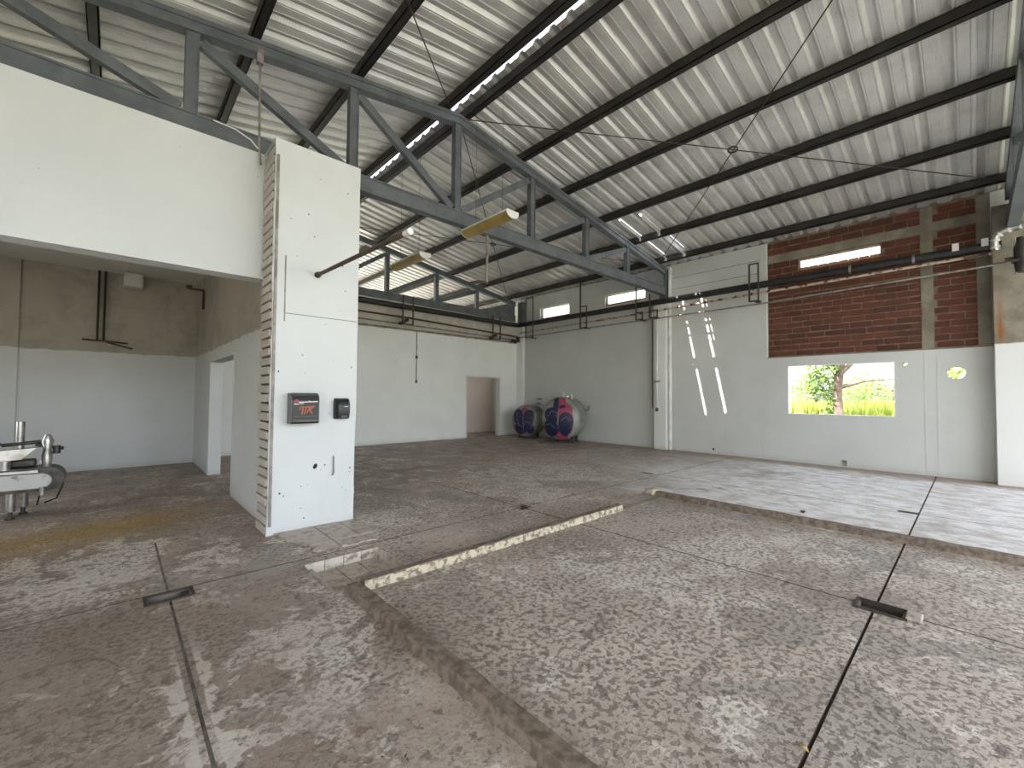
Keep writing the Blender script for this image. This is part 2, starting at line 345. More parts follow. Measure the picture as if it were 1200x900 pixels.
# joint filler strip near the camera, flush with the slabs
def drain(rect, label, d, rim=True, grate=None):
    x0, x1, y0, y1 = rect; t = thing('floor_drain', ((x0 + x1) / 2, (y0 + y1) / 2, 0), label, 'drain', 'floor drains')
    MB().box(x0 + .002, x1 - .002, y0 + .002, y1 - .002, -d - .02, -d).build('drain_bottom', 'drain', t)
    m = MB(); e = .012
    m.box(x0 + .001, x0 + e, y0, y1, -d, -.002); m.box(x1 - e, x1 - .001, y0, y1, -d, -.002); m.box(x0 + e, x1 - e, y0 + .001, y0 + e, -d, -.002); m.box(x0 + e, x1 - e, y1 - e, y1 - .001, -d, -.002)
    m.build('drain_wall', 'drain', t)
    if rim:
        m = MB(); k = .016
        m.box(x0 - k, x0, y0 - k, y1 + k, .0005, .012); m.box(x1, x1 + k, y0 - k, y1 + k, .0005, .012); m.box(x0, x1, y0 - k, y0, .0005, .012); m.box(x0, x1, y1, y1 + k, .0005, .012)
        m.build('rim', 'drainiron', t)
    return t
t = drain(DR[0], 'rectangular floor drain with concrete bottom in the left foreground, near the white pillar', .05)
MB().box(.40, .452, 3.99, 4.12, -.045, -.006).build('loose_cover_piece', 'drainiron', t)
t = drain(DR[1], 'open black floor drain where two joints cross inside the kerbed area', .22)
MB().box(3.98, 4.13, .25, .335, .0, .026).build('loose_cover_piece', 'tile', t, bevel=.01); MB().box(4.118, 4.135, .35, .59, -.03, .004).build('grate_edge', 'drainiron', t)
drain(DR[2], 'dark slot drain in the pale floor beyond the long kerb', .22, False)
drain(DR[3], 'small dark drain hole beyond the cream kerb, right of the white pillar', .22, False)
drain(DR[4], 'dark drain hole in the far floor beyond the end of the long kerb', .22, False)
# tiled pit beside the kerb corner
x0, x1, y0, y1 = PIT
pit = thing('tiled_pit', (1.59, 3.65, -.09), 'shallow pit lined with grimy tiles at the corner of the cream kerb', 'pit')
for k in range(3):
    a = x0 + .06 + k * .205
    for jj in range(2):
        b = y0 + .03 + jj * .33; MB().box(a + .004, a + .199, b + .004, b + .322, -.095, -.078).build('tile', 'tile', pit)
for k in range(4):
    a = x0 + k * .17; MB().box(a + .003, a + .167, y1 - .014, y1 - .002, -.078, .012).build('tile', 'tilewhite', pit)
for k in range(3):
    b = y0 + .12 + k * .185; MB().box(x1 - .014, x1 - .002, b + .003, b + .182, -.078, .010).build('tile', 'tilewhite' if k == 2 else 'tile', pit)
MB().box(x0 + .002, x0 + .055, y0 + .04, y1 - .03, -.09, -.03).build('pit_edge', 'tile', pit)
# broken tiled footing in front of the pillar
plinth = thing('tiled_footing', (1.7, 4.55, 0), 'broken patch of floor tiles at the foot of the white pillar', 'tiles')
def ragged(poly, z0, z1, m, name, seed, parent):
    r = random.Random(seed); out = []
    for a, b in zip(poly, poly[1:] + poly[:1]):
        rag = a[2]
        for k in range(6 if rag else 1):
            tt = k / 6; out.append((a[0] + (b[0] - a[0]) * tt + (r.uniform(-.025, .025) if rag and k else 0), a[1] + (b[1] - a[1]) * tt + (r.uniform(-.025, .025) if rag and k else 0), z0))
    return MB().prism(out, (0, 0, z1 - z0)).build(name, m, parent)
ragged([(1.27, 5.07, 1), (1.34, 4.72, 1), (1.44, 4.46, 0), (1.66, 4.46, 0), (1.66, 5.07, 0)], .001, .022, 'tile', 'tile', 1, plinth)
ragged([(1.44, 4.445, 1), (1.42, 4.30, 1), (1.53, 4.18, 1), (1.66, 4.23, 0), (1.66, 4.445, 0)], .001, .018, 'tile', 'tile', 2, plinth)
ragged([(1.673, 4.445, 0), (1.673, 4.24, 1), (1.84, 4.22, 0), (1.84, 4.445, 0)], .001, .020, 'tile', 'tile', 3, plinth)
ragged([(1.673, 5.07, 0), (1.673, 4.46, 0), (1.94, 4.46, 0), (1.94, 5.07, 0)], .001, .021, 'tile', 'tile', 4, plinth)
ragged([(1.953, 5.07, 0), (1.953, 4.46, 0), (2.12, 4.5, 1), (2.14, 4.75, 1), (2.13, 5.07, 0)], .001, .017, 'tile', 'tile', 5, plinth)
ragged([(1.853, 4.445, 0), (1.853, 4.24, 1), (2.04, 4.22, 1), (2.10, 4.42, 0)], .001, .016, 'tile', 'tile', 6, plinth)

# kerbs
def kerb(name, pts_a, pts_b, h, mat_, label, face=None):
    """kerb of slightly irregular section from a to b (2-D ends), width w"""
    r = random.Random(hash(label) % 100 if False else len(label)); (ax, ay), (bx, by), w_ = pts_a, pts_b, h[1]
    d = Vector((bx - ax, by - ay, 0)); L = d.length; d.normalize(); sd = Vector((-d.y, d.x, 0)); n = int(L / .12) + 1
    m = MB(); rows = []
    for i in range(n + 1):
        p = Vector((ax, ay, 0)) + d * (L * i / n); j = lambda s_: r.uniform(-s_, s_)
        rows.append([p - sd * (w_ / 2 + .008 + j(.004)), p - sd * (w_ / 2 - .012 + j(.006)) + Vector((0, 0, h[0] + j(.005))), p + sd * (w_ / 2 - .012 + j(.006)) + Vector((0, 0, h[0] + j(.005))), p + sd * (w_ / 2 + .008 + j(.004))])
    for row in rows: row[0].z = row[3].z = .0006
    vs = [p for row in rows for p in row]; fs = []
    for i in range(n): fs += [(4 * i + k, 4 * i + k + 1, 4 * i + 5 + k, 4 * i + 4 + k) for k in range(3)]
    fs += [(0, 3, 2, 1), tuple(4 * n + k for k in range(4))]
    m.add(vs, fs); return tag(m.build(name, mat_), label, 'kerb', 'floor kerbs'), rows, d, sd
kerb('floor_kerb', (1.375, 3.27), (1.375, -4.2), (.06, .115), 'kerb', 'thick brown kerb running from the pit corner to the lower edge of the picture')
k2, rows, d, sd = kerb('floor_kerb', (1.44, 3.235), (4.98, 3.235), (.075, .10), 'kerb', 'kerb with a flaking cream face running from the pit towards the far wall')
m = MB(); r = random.Random(3)
for a, b in zip(rows, rows[1:]):               # flaking paint coat on the face towards the camera
    o = Vector((0, -.004, 0)); lo, hi = .004 + r.uniform(0, .006), r.uniform(.80, .98)
    q = [a[0].lerp(a[1], lo), b[0].lerp(b[1], lo), b[0].lerp(b[1], hi), a[0].lerp(a[1], hi)]
    m.prism([p + o for p in q], (0, .003, 0))
m.build('painted_face', 'kerbpaint', k2)
kerb('floor_kerb', (6.12, 3.30), (6.12, -5.2), (.075, .11), 'kerb', 'long dark kerb crossing the right half of the floor in front of the pale floor')
kk = MB().box(6.02, 6.22, 3.31, 3.46, .001, .10).build('kerb_end_block', 'kerbpaint', bevel=.025); tag(kk, 'small pale block at the left end of the long dark kerb', 'kerb')
m = MB().box(4.99, 6.05, 3.19, 3.28, .0006, .006); tag(m.build('kerb_scar', 'concrete'), 'flat grey scar on the floor bridging the gap between the two kerbs', 'floor patch')

# ------------------------------------------------------------ wall with the window (right)
WB = 11.85
SL1, SL2, SL3 = (1.29, 2.76, 4.56, 4.82), (6.79, 8.26, 4.52, 4.87), (9.79, 11.22, 4.44, 4.87)
WIN = (1.085, 3.015, 1.14, 2.295)
ADDED_BAY = (-6.8, -1.4, -.03, 4.2)               # bay added out of frame behind the projecting column to let daylight in
BR = (-.28, 3.43, 2.52, 5.38)                   # unplastered field
core = wall(MB(), 'X', WB + .035, WB + .20, (-7.0, 22.5), (-.02, 5.43), [SL1, SL2, SL3, WIN, ADDED_BAY]).build('wall_right', 'mortar')
tag(core, 'long white wall with the picture window and an unplastered brick field', 'wall', kind='structure')
pl = wall(MB(), 'X', WB, WB + .035, (-7.0, 22.5), (0, 5.38), [SL2, SL3, WIN, BR, ADDED_BAY]).build('plaster', 'wallB', core)
def disc_cutter(y, z, ry, rz):
    return MB().prism([(WB - .1, y + ry * math.cos(a), z + rz * math.sin(a)) for a in (2 * math.pi * k / 28 for k in range(28))], (.5, 0, 0)).build('cutter', 'hole')
cs = [disc_cutter(.20, 2.03, .128, .122), disc_cutter(.93, 2.235, .04, .036), disc_cutter(4.77, .12, .035, .04)]
bpy.context.view_layer.update()
cut(core, cs); cut(pl, cs)
for c in cs: bpy.data.objects.remove(c)
m = MB(); y0, y1, z0, z1 = WIN                   # plastered reveal lining the window opening
for a in ((y0 - .0, y0 + .012, z0, z1), (y1 - .012, y1, z0, z1), (y0 + .012, y1 - .012, z0, z0 + .012), (y0 + .012, y1 - .012, z1 - .012, z1)): m.box(WB - .004, WB + .205, *a)
o = m.build('window_1', 'paint'); tag(o, 'wide unglazed window opening with white reveals looking out on a tree', 'window', kind='structure')
# bricks of the bare field
unit = bmesh.new(); bmesh.ops.create_cube(unit, size=1); bmesh.ops.bevel(unit, geom=unit.edges[:], offset=.06, segments=1, affect='EDGES')
bme = bpy.data.meshes.new('brick'); unit.to_mesh(bme); unit.free(); bme.materials.append(MAT['brick'])
def brick(x, yc, zc, dx, dy, dz, me, parent):
    o = bpy.data.objects.new('brick', me); C.objects.link(o); o.parent = parent; o.location = Vector((x, yc, zc)) - parent.matrix_basis.translation; o.scale = (dx, dy, dz)
    o.rotation_euler = (R.uniform(-.012, .012), 0, 0); return o
def brick_field(ya, yb, za, zb, off):
    n = max(1, round((zb - za) / .131)); h = (zb - za) / n
    for r_ in range(n):
        z = za + r_ * h + h / 2; y = ya - (.19 if (r_ + off) % 2 else .0) - R.uniform(0, .03)
        while y < yb - .03:
            L = .375 + R.uniform(-.02, .02); a, b = max(y + .010, ya + .008), min(y + L - .010, yb - .008)
            if b - a > .05:
                brick(WB + .034 + R.uniform(-.006, .004), (a + b) / 2, z + R.uniform(-.004, .004), .034, b - a, h - .026 + R.uniform(-.006, .004), bme, core)
            y += L
brick_field(.67, 3.43, 2.53, 4.55, 0); brick_field(-.10, .49, 2.53, 4.55, 1)
brick_field(2.78, 3.43, 4.55, 4.85, 0); brick_field(.67, 1.27, 4.55, 4.85, 1); brick_field(-.10, .49, 4.55, 4.85, 0)
brick_field(.67, 3.43, 5.05, 5.36, 1); brick_field(-.10, .49, 5.05, 5.36, 0)
MB().box(WB + .010, WB + .05, .49, .67, 2.53, 5.37).build('concrete_tie', 'concrete', core)
MB().box(WB + .010, WB + .05, -.28, -.10, 2.53, 5.37).build('concrete_tie', 'concrete', core)
MB().box(WB + .012, WB + .05, .67, 3.43, 4.855, 5.04).build('concrete_beam', 'concrete', core); MB().box(WB + .012, WB + .05, -.10, .49, 4.855, 5.04).build('concrete_beam', 'concrete', core)
MB().box(WB - .006, WB + .0, 3.43, 3.462, 2.53, 5.37).build('plaster_edge', 'paint', core); MB().box(WB - .02, WB + .03, -.28, 3.43, 2.50, 2.528).build('plaster_ledge', 'concrete', core)
for yy in (3.445, 3.56, .46, .64): MB().box(WB - .005, WB, yy - .008, yy + .008, .05, 2.50 if yy != 3.56 else 5.3).build('plaster_bead', 'wallB', core)
MB().box(WB - .005, WB, -.13, -.115, .05, 2.48).build('plaster_bead', 'wallB', core)
bsm = bme.copy(); bsm.materials.clear(); bsm.materials.append(MAT['bricksunlit'])
# sills of the high slots: a row of bricks, sunlight painted in as lighter orange
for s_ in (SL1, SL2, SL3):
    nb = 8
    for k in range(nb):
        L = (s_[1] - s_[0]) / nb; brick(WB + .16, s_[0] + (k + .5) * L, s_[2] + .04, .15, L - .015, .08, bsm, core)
# block courses of the upper wall between the steel column and the brick field
for (ya, yb, z) in ((3.6, 5.9, 4.98), (3.6, 5.9, 4.66)): MB().box(WB - .002, WB, ya, yb, z, z + .012).build('course_line', 'mortar', core)
# ------------------------------------------------------------ far wall with doorway
DA = (9.21, 10.845, -.03, 2.245)
wa = wall(MB(), 'Y', 12.35, 12.55, (1.5, WB + .0), (0, 4.46), [DA]).build('wall_far', 'wallA'); tag(wa, 'pale far wall with an open doorway behind the tanks', 'wall', kind='structure')
m = MB(); m.box(9.215, 9.255, 12.335, 12.56, 0, 2.24); m.box(10.80, 10.84, 12.335, 12.56, 0, 2.24); m.box(9.255, 10.80, 12.335, 12.56, 2.2, 2.24)
tag(m.build('door_1', 'paint'), 'doorless white door frame in the far wall', 'door frame', kind='structure')
m = MB(); m.box(8.2, 11.84, 14.0, 14.15, 0, 2.9); m.box(8.2, 8.35, 12.56, 14.0, 0, 2.9)
tag(m.build('wall_back_room', 'pink'), 'pinkish wall seen through the far doorway', 'wall', kind='structure')
# ------------------------------------------------------------ left: alcove, header, partition
LX = -3.5
tag(wall(MB(), 'X', LX - .2, LX, (-7, 22.5), (0, 5.36), [(-6.6, .2, -.03, 2.9), (7.2, 8.6, .9, 2.4), (12.7, 19.6, .4, 4.9)]).build('wall_left', 'paint'), 'white wall closing the hall on the left, its openings added to let in daylight', 'wall', kind='structure')  # unseen bay, side-room window and far opening added to bring in daylight
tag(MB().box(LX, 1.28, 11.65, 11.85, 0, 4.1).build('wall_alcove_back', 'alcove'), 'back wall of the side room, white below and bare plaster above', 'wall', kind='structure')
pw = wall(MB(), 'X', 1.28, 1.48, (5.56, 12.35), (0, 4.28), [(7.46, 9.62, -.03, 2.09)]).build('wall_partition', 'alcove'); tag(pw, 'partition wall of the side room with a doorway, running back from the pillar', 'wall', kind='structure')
m = MB(); m.box(1.272, 1.28, 7.42, 7.46, 0, 2.12); m.box(1.272, 1.28, 7.46, 9.62, 2.09, 2.12)
tag(m.build('door_2', 'alcove'), 'white trim around the partition doorway beside the pillar', 'door frame', kind='structure')
tag(MB().box(LX, 1.28, 5.56, 5.80, 2.83, 4.29).build('wall_header', 'pillar'), 'white header wall above the wide opening of the side room', 'wall', kind='structure')
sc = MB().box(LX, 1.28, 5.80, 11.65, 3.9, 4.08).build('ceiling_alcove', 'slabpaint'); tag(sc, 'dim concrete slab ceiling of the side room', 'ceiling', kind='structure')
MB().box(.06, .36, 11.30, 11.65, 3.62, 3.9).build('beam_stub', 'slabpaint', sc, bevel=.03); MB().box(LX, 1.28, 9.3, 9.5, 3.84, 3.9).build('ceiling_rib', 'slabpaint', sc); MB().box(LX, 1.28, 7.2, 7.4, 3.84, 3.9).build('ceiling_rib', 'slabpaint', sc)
MB().box(-1.55, -1.30, 11.6, 11.65, 0, 3.9).build('pilaster', 'alcove', bpy.data.objects['wall_alcove_back'])
# ------------------------------------------------------------ pillar with broken brick edge
pil = thing('pillar', (1.67, 5.3, 0), 'white plastered pillar with a broken brick edge holding two black dispensers', 'pillar')
MB().box(1.225, 2.13, 5.118, 5.555, 0, 4.27).build('core', 'mortardark', pil)
def ragged_face():
    r = random.Random(11); m = MB(); zs = [0, .12] + [.12 + .13 * k for k in range(1, 32)] + [4.285]
    L = [1.198 + (r.uniform(0, .012) if 0 < i < len(zs) - 1 else 0) for i in range(len(zs))]
    Rr = [2.142 - (r.uniform(0, .028) if z_ < 1.2 else r.uniform(0, .004)) for z_ in zs]
    for i in range(len(zs) - 1):
        m.prism([(L[i], 5.08, zs[i]), (Rr[i], 5.08, zs[i]), (Rr[i + 1], 5.08, zs[i + 1]), (L[i + 1], 5.08, zs[i + 1])], (0, .036, 0))
    return m
bm = ragged_face().build('plaster_face', 'pillar', pil)
MB().box(2.13, 2.145, 5.118, 5.555, .0, 4.27).build('plaster_return', 'pillar', pil); MB().box(1.2, 2.14, 5.118, 5.555, 4.271, 4.285).build('plaster_top', 'pillar', pil)
bpm = bme.copy(); bpm.materials.clear(); bpm.materials.append(MAT['brickpale'])
for k in range(42):
    z = .05 + k * .1005; e = R.uniform(-.03, .03)
    brick(1.222 + R.uniform(-.006, .006), 5.128 + (.40 + e) / 2, z, .06, .40 + e, .082 + R.uniform(-.008, .004), bpm, pil)
MB().box(1.32, 1.332, 5.074, 5.08, 2.30, 3.02).build('chase', 'greypipe', pil); MB().box(1.332, 2.125, 5.077, 5.08, 2.385, 2.393).build('plaster_seam', 'concrete', pil)
MB().tube([(1.88, 5.07, .79), (1.885, 5.066, .60), (1.87, 5.06, .57)], .008, 8).build('conduit_stub', 'greypipe', pil); 
MB().prism([(1.68 + .022 * math.cos(a) + .008 * math.sin(a), 5.077, .69 + .03 * math.sin(a)) for a in (2 * math.pi * k / 12 for k in range(12))], (0, .003, 0)).build('hole', 'hole', pil)
MB().box(1.215, 1.24, 5.06, 5.082, .1, 4.1).build('corner_bead', 'greypipe', pil)
m = MB(); r = random.Random(5)
for k in range(26):
    a, b, s_ = r.uniform(1.27, 2.1), r.choice([r.uniform(.1, .9), r.uniform(.9, 4)]), r.uniform(.004, .012)
    m.prism([(a + s_ * math.cos(t_) * r.uniform(.5, 1.3), 5.0785, b + s_ * math.sin(t_) * r.uniform(.5, 1.3)) for t_ in (2 * math.pi * q / 6 for q in range(6))], (0, .0014, 0))
m.build('chips', 'hole', pil)['kind'] = 'stuff'
rod = MB().tube([(1.66, 5.079, 2.87), (1.66, 3.05, 2.79)], .021, 10).build('pillar_bar', 'rustpipe', smooth=True); tag(rod, 'dark steel bar sticking straight out of the white pillar', 'bar')
MB().tube([(1.66, 3.06, 2.79), (1.66, 2.97, 2.786)], .026, 10).build('end_cap', 'whiteplastic', rod, True); MB().tube([(1.66, 5.079, 2.87), (1.66, 5.05, 2.869)], .035, 10).build('flange', 'rustpipe', rod)
# ------------------------------------------------------------ column(s)
col = thing('wall_column', (11.75, 6.2, 0), 'white concrete column on the window wall under the end of the middle truss', 'column')
MB().box(11.66, 11.849, 6.02, 6.40, 0, 4.40).build('shaft', 'paint', col, bevel=.008); MB().box(11.68, 11.849, 6.03, 6.22, 4.401, 5.24).build('steel_post', 'truss', col)
col = MB().box(11.70, 11.849, 12.02, 12.349, 0, 4.40).build('wall_column', 'paint', bevel=.008); tag(col, 'white corner column between the tanks and the far doorway', 'column')
MB().box(11.70, 11.849, 12.05, 12.3, 4.40, 5.24).build('steel_post', 'truss', col)
col = MB().box(11.52, 11.849, -.95, -.285, 0, 5.0).build('wall_column', 'stained', bevel=.01); tag(col, 'projecting column at the right edge, white below and rust-stained concrete above', 'column')
# ------------------------------------------------------------ trusses
def truss(label):
    ty = 6.1; t = thing('roof_truss', (RX, ty, 4.6), label, 'truss', 'steel roof trusses')
    xe0, xe1 = -3.3, 11.66; cd = .24
    for s_, xe in ((1, xe1), (-1, xe0)):
        m = MB(); a, b = (RX, ty, zt(RX) - .09), (xe, ty, zt(xe) - .09)
        m.bar(a, b, .13, .17); m.bar((a[0], ty - .075, a[2] + .06), (b[0], ty - .075, b[2] + .06), .02, .055); m.bar((a[0], ty - .075, a[2] - .06), (b[0], ty - .075, b[2] - .06), .02, .055)
        m.build('top_chord', 'truss', t)
    m = MB(); m.box(xe0, xe1, ty - .065, ty + .065, 4.49, 4.73); m.box(xe0, xe1, ty - .08, ty - .065, 4.49, 4.515); m.box(xe0, xe1, ty - .08, ty - .065, 4.705, 4.73)
    m.build('bottom_chord', 'truss', t)
    xs = [.55, 2.44, 4.28, 6.15, 7.97, 9.72]; xs = [-1.3] + xs
    for x in xs:
        m = MB(); m.box(x - .065, x + .065, ty - .05, ty + .05, 4.73, zt(x) - .17); m.box(x - .065, x - .05, ty - .064, ty - .05, 4.73, zt(x) - .17); m.box(x + .05, x + .065, ty - .064, ty - .05, 4.73, zt(x) - .17)
        m.build('post', 'truss', t)
    for a, b in ((-1.3, .55), (.55, 2.44), (2.44, 4.28), (6.15, 4.28), (7.97, 6.15), (9.72, 7.97)):
        s_ = 1 if b > a else -1; m = MB()
        m.bar((a + .09 * s_, ty, zt(a) - .24), (b - .10 * s_, ty, 4.76), .085, .12); m.build('diagonal', 'truss', t)
    m = MB(); m.prism([(9.80, ty - .012, 4.70), (11.66, ty - .012, 4.60), (11.66, ty - .012, 5.1), (11.2, ty - .012, 5.14)], (0, .024, 0)); m.build('end_plate', 'truss', t)
    return t
T = truss('middle steel truss spanning above the white pillar with the light fitting below it')
T2 = copy_tree(T); T2.location.y = TRUSS_Y[2]; T2['label'] = 'far steel truss standing on top of the far wall'
T3 = copy_tree(T); T3.location.y = TRUSS_Y[0]; T3['label'] = 'near steel truss whose end shows at the right edge above the stained column'
# ------------------------------------------------------------ purlins
names = {4.02: 'dark steel purlin on the left side of the bright ridge slit', 4.44: 'dark steel purlin on the right side of the bright ridge slit',
         5.84: 'dark steel purlin, first to the right of the ridge pair', 7.20: 'dark steel purlin, second to the right of the ridge pair',
         8.60: 'dark steel purlin, third to the right of the ridge pair', 9.95: 'dark steel purlin, fourth to the right of the ridge pair',
         11.30: 'lowest dark steel purlin along the top of the window wall', 2.50: 'dark steel purlin, first to the left of the ridge pair',
         1.17: 'dark steel purlin, second to the left of the ridge pair', -.30: 'dark steel purlin in the top left corner above the header wall', -2.0: 'dark steel purlin furthest left, beyond the side room header'}
for x, lab in names.items():
    m = MB(); z = zt(x) + .001; w_ = .052
    m.box(x - w_, x + w_, -7, 22.4, z, z + .012); m.box(x - w_, x - w_ + .012, -7, 22.4, z, z + PD - .012); m.box(x + w_ - .012, x + w_, -7, 22.4, z, z + PD - .012); m.box(x - w_, x + w_, -7, 22.4, z + PD - .024, z + PD - .012)
    tag(m.build('purlin', 'purlin'), lab, 'purlin', 'roof purlins')
# ------------------------------------------------------------ roof sheets
PITCHW, COVER = .31, .93
def profile(y0, n):
    p = []
    for k in range(n):
        b = y0 + k * PITCHW; p += [(b, 0), (b + .010, 0), (b + .016, .009), (b + .022, 0), (b + .132, 0), (b + .138, .009), (b + .144, 0), (b + .160, 0), (b + .192, .05), (b + .262, .05), (b + .300, 0)]
    p.append((y0 + n * PITCHW, 0)); return p
def sheet_mesh(x_hi, x_lo, slits=(), y_abs=0):
    prof = profile(0, 3); prof = [(-.0, .0)] + prof[1:-1] + [(COVER + .05, 0.0)]
    ys = [p[0] for p in prof]
    def zat(y):
        for a, b in zip(prof, prof[1:]):
            if a[0] <= y <= b[0]: return a[1] + (b[1] - a[1]) * (y - a[0]) / max(1e-6, b[0] - a[0])
        return 0
    ex = []
    for (ya, yb, xa, xb) in slits: ex += [ya - y_abs, yb - y_abs]
    ys = sorted(ys + [e for e in ex if 0 < e < COVER + .05])
    xs = sorted({x_hi, x_lo, *[v for s_ in slits for v in s_[2:]]})
    m = MB(); nz = lambda X: zt(X) + PD
    vs = [(x, y, nz(x) + zat(y)) for x in xs for y in ys]; n = len(ys); fs = []
    for i in range(len(xs) - 1):
        for j in range(n - 1):
            cx, cy = (xs[i] + xs[i + 1]) / 2, (ys[j] + ys[j + 1]) / 2 + y_abs
            if any(a < cy < b and c < cx < d for a, b, c, d in slits): continue
            fs.append((i * n + j, i * n + j + 1, (i + 1) * n + j + 1, (i + 1) * n + j))
    m.add(vs, fs); return m.mesh('roof_sheet', 'sheet')
roof = thing('ceiling', (RX, 6, RZ), 'pitched roof of corrugated metal sheets on dark purlins', 'roof', kind='structure')
SLITS = [(5.80, 5.855, 8.95, 11.2), (5.255, 5.33, 9.0, 11.2), (5.185, 5.205, 10.3, 11.05)]
mr, ml = sheet_mesh(4.30, 13.0), sheet_mesh(-4.6, 4.235)
for me, side in ((mr, 1), (ml, -1)):
    for k in range(32):
        y = -7.2 + k * COVER; data = me
        hit = [s_ for s_ in SLITS if s_[1] > y and s_[0] < y + COVER + .05] if side == 1 else []
        if hit: data = sheet_mesh(4.30, 13.0, hit, y)
        o = bpy.data.objects.new('roof_sheet', data); C.objects.link(o); o.parent = roof
        o.location = Vector((0, y, .0015 * (k % 2))) - roof.location
m = MB(); m.add([(3.72, -7.2, 6.86), (4.20, -7.2, 6.90), (4.20, 22.4, 6.90), (3.72, 22.4, 6.86), (3.72, -7.2, 6.872), (4.20, -7.2, 6.912), (4.20, 22.4, 6.912), (3.72, 22.4, 6.872)], [(0, 1, 2, 3), (7, 6, 5, 4), (0, 4, 5, 1), (1, 5, 6, 2), (2, 6, 7, 3), (3, 7, 4, 0)])
m.add([(3.72, -7.2, 6.60), (3.74, -7.2, 6.60), (3.74, 22.4, 6.60), (3.72, 22.4, 6.60), (3.72, -7.2, 6.87), (3.74, -7.2, 6.87), (3.74, 22.4, 6.87), (3.72, 22.4, 6.87)], [(0, 1, 2, 3), (7, 6, 5, 4), (0, 4, 5, 1), (1, 5, 6, 2), (2, 6, 7, 3), (3, 7, 4, 0)])
m.build('ridge_sun_cap', 'sheet', roof)  # unseen raised cap, shaped and offset to keep direct sun out of the slit
for a, b, xa, xb in SLITS:                       # baffle added beside each gap, hides the bright sky from the camera
    m = MB(); z0_, z1_ = zt(xa) + PD, zt(xb) + PD; dd = (b - a) * 1.5 + .03
    m.add([(xa, a, z0_), (xb, a, z1_), (xb, a - .012, z1_ - dd), (xa, a - .012, z0_ - dd)], [(0, 1, 2, 3)]); m.build('slit_baffle', 'sheet', roof)
# ------------------------------------------------------------ cross bracing rods with rings
def brace(p0, p1, ring_at, label_a, q0=None, q1=None, label_b=None, label_r=None):
    tag(MB().tube([p0, p1], .009, 8).build('bracing_rod', 'rod'), label_a, 'rod', 'roof bracing rods')
    if q0: tag(MB().tube([q0, q1], .009, 8).build('bracing_rod', 'rod'), label_b, 'rod', 'roof bracing rods')
    if ring_at:
        m = MB(); n = 20; c = Vector(ring_at)
        e1, e2 = Vector((1, 0, -SL)).normalized(), Vector((0, 1, 0))
        for k in range(n):
            a, b = 2 * math.pi * k / n, 2 * math.pi * (k + 1) / n
            m.bar(c + (e1 * math.cos(a) + e2 * math.sin(a)) * .075, c + (e1 * math.cos(b) + e2 * math.sin(b)) * .075, .02, .02, (0, 0, 1))
        tag(m.build('bracing_ring', 'rod'), label_r, 'ring', 'roof bracing rings')
def zb(x): return zt(x) - .02
ya, yb = TRUSS_Y[0] + .1, TRUSS_Y[1] - .1
X0, X1 = 4.45, 11.2; cxm = (X0 + X1) / 2
brace((X0, yb, zb(X0) - .0), (X1, ya, zb(X1)), (cxm, (ya + yb) / 2, zb(cxm)), 'thin bracing rod from the middle truss ridge to the near truss above the brick field',
      (X0, ya, zb(X0) - .02), (X1, yb, zb(X1) - .02), 'thin bracing rod from above the camera down to the column end of the middle truss', 'small dark ring where the two roof bracing rods cross on the right')
brace((4.1, yb, zb(4.1)), (-2.9, ya, zb(-2.9)), None, 'thin bracing rod running from the middle truss ridge to the upper edge of the picture')
ya, yb = TRUSS_Y[1] + .1, TRUSS_Y[2] - .1
brace((X0, yb, zb(X0)), (X1, ya, zb(X1)), (cxm, (ya + yb) / 2, zb(cxm)), 'thin bracing rod behind the middle truss from the far ridge to its column',
      (X0, ya, zb(X0) - .02), (X1, yb, zb(X1) - .02), 'thin bracing rod behind the middle truss from its ridge to the tank corner', 'small dark ring behind the yellowed light fitting')
# ------------------------------------------------------------ light fittings
def fitting(y0, y1, x, z, label):
    t = thing('light_fitting', (x, (y0 + y1) / 2, z), label, 'ceiling light', 'yellowed tube light fittings')
    n = 10; prof = [(x + .125 * math.cos(math.pi + math.pi * k / n), z + .09 * math.sin(math.pi + math.pi * k / n)) for k in range(n + 1)]
    MB().prism([(a, y0 + .012, b) for a, b in prof], (0, y1 - y0 - .024, 0)).build('diffuser', 'diffuser', t, True)
    for yy in (y0, y1 - .012): MB().prism([(x + (a - x) * 1.04, yy, z + (b - z) * 1.05 - 0) for a, b in prof] + [(x + .13, yy, z + .03), (x - .13, yy, z + .03)], (0, .012, 0)).build('end_cap', 'whiteplastic', t)
    MB().box(x - .125, x + .125, y0 + .012, y1 - .012, z + .001, z + .028).build('housing', 'whiteplastic', t)
    for yy in (y0 + .25, y1 - .25): MB().tube([(x, yy, z + .02), (x, yy, zt(x) + .0)], .003, 6).build('suspension_wire', 'rod', t)
    return t
fitting(4.83, 6.02, 4.47, 4.37, 'yellowed tube light fitting hanging under the middle truss')
fitting(7.40, 8.66, 4.47, 4.34, 'small yellowed tube light fitting hanging further back, left of the nearer one')
t = thing('hanging_bracket', (5.0, 6.1, 3.6), 'grey rod hanging from the middle truss with a short dark cross piece', 'bracket')
MB().box(4.98, 5.015, 6.08, 6.115, 3.62, 4.489).build('rod', 'greypipe', t); MB().tube([(5.03, 6.1, 3.60), (4.82, 6.1, 3.60), (4.62, 6.12, 3.53)], .025, 8).build('cross_piece', 'rustpipe', t)
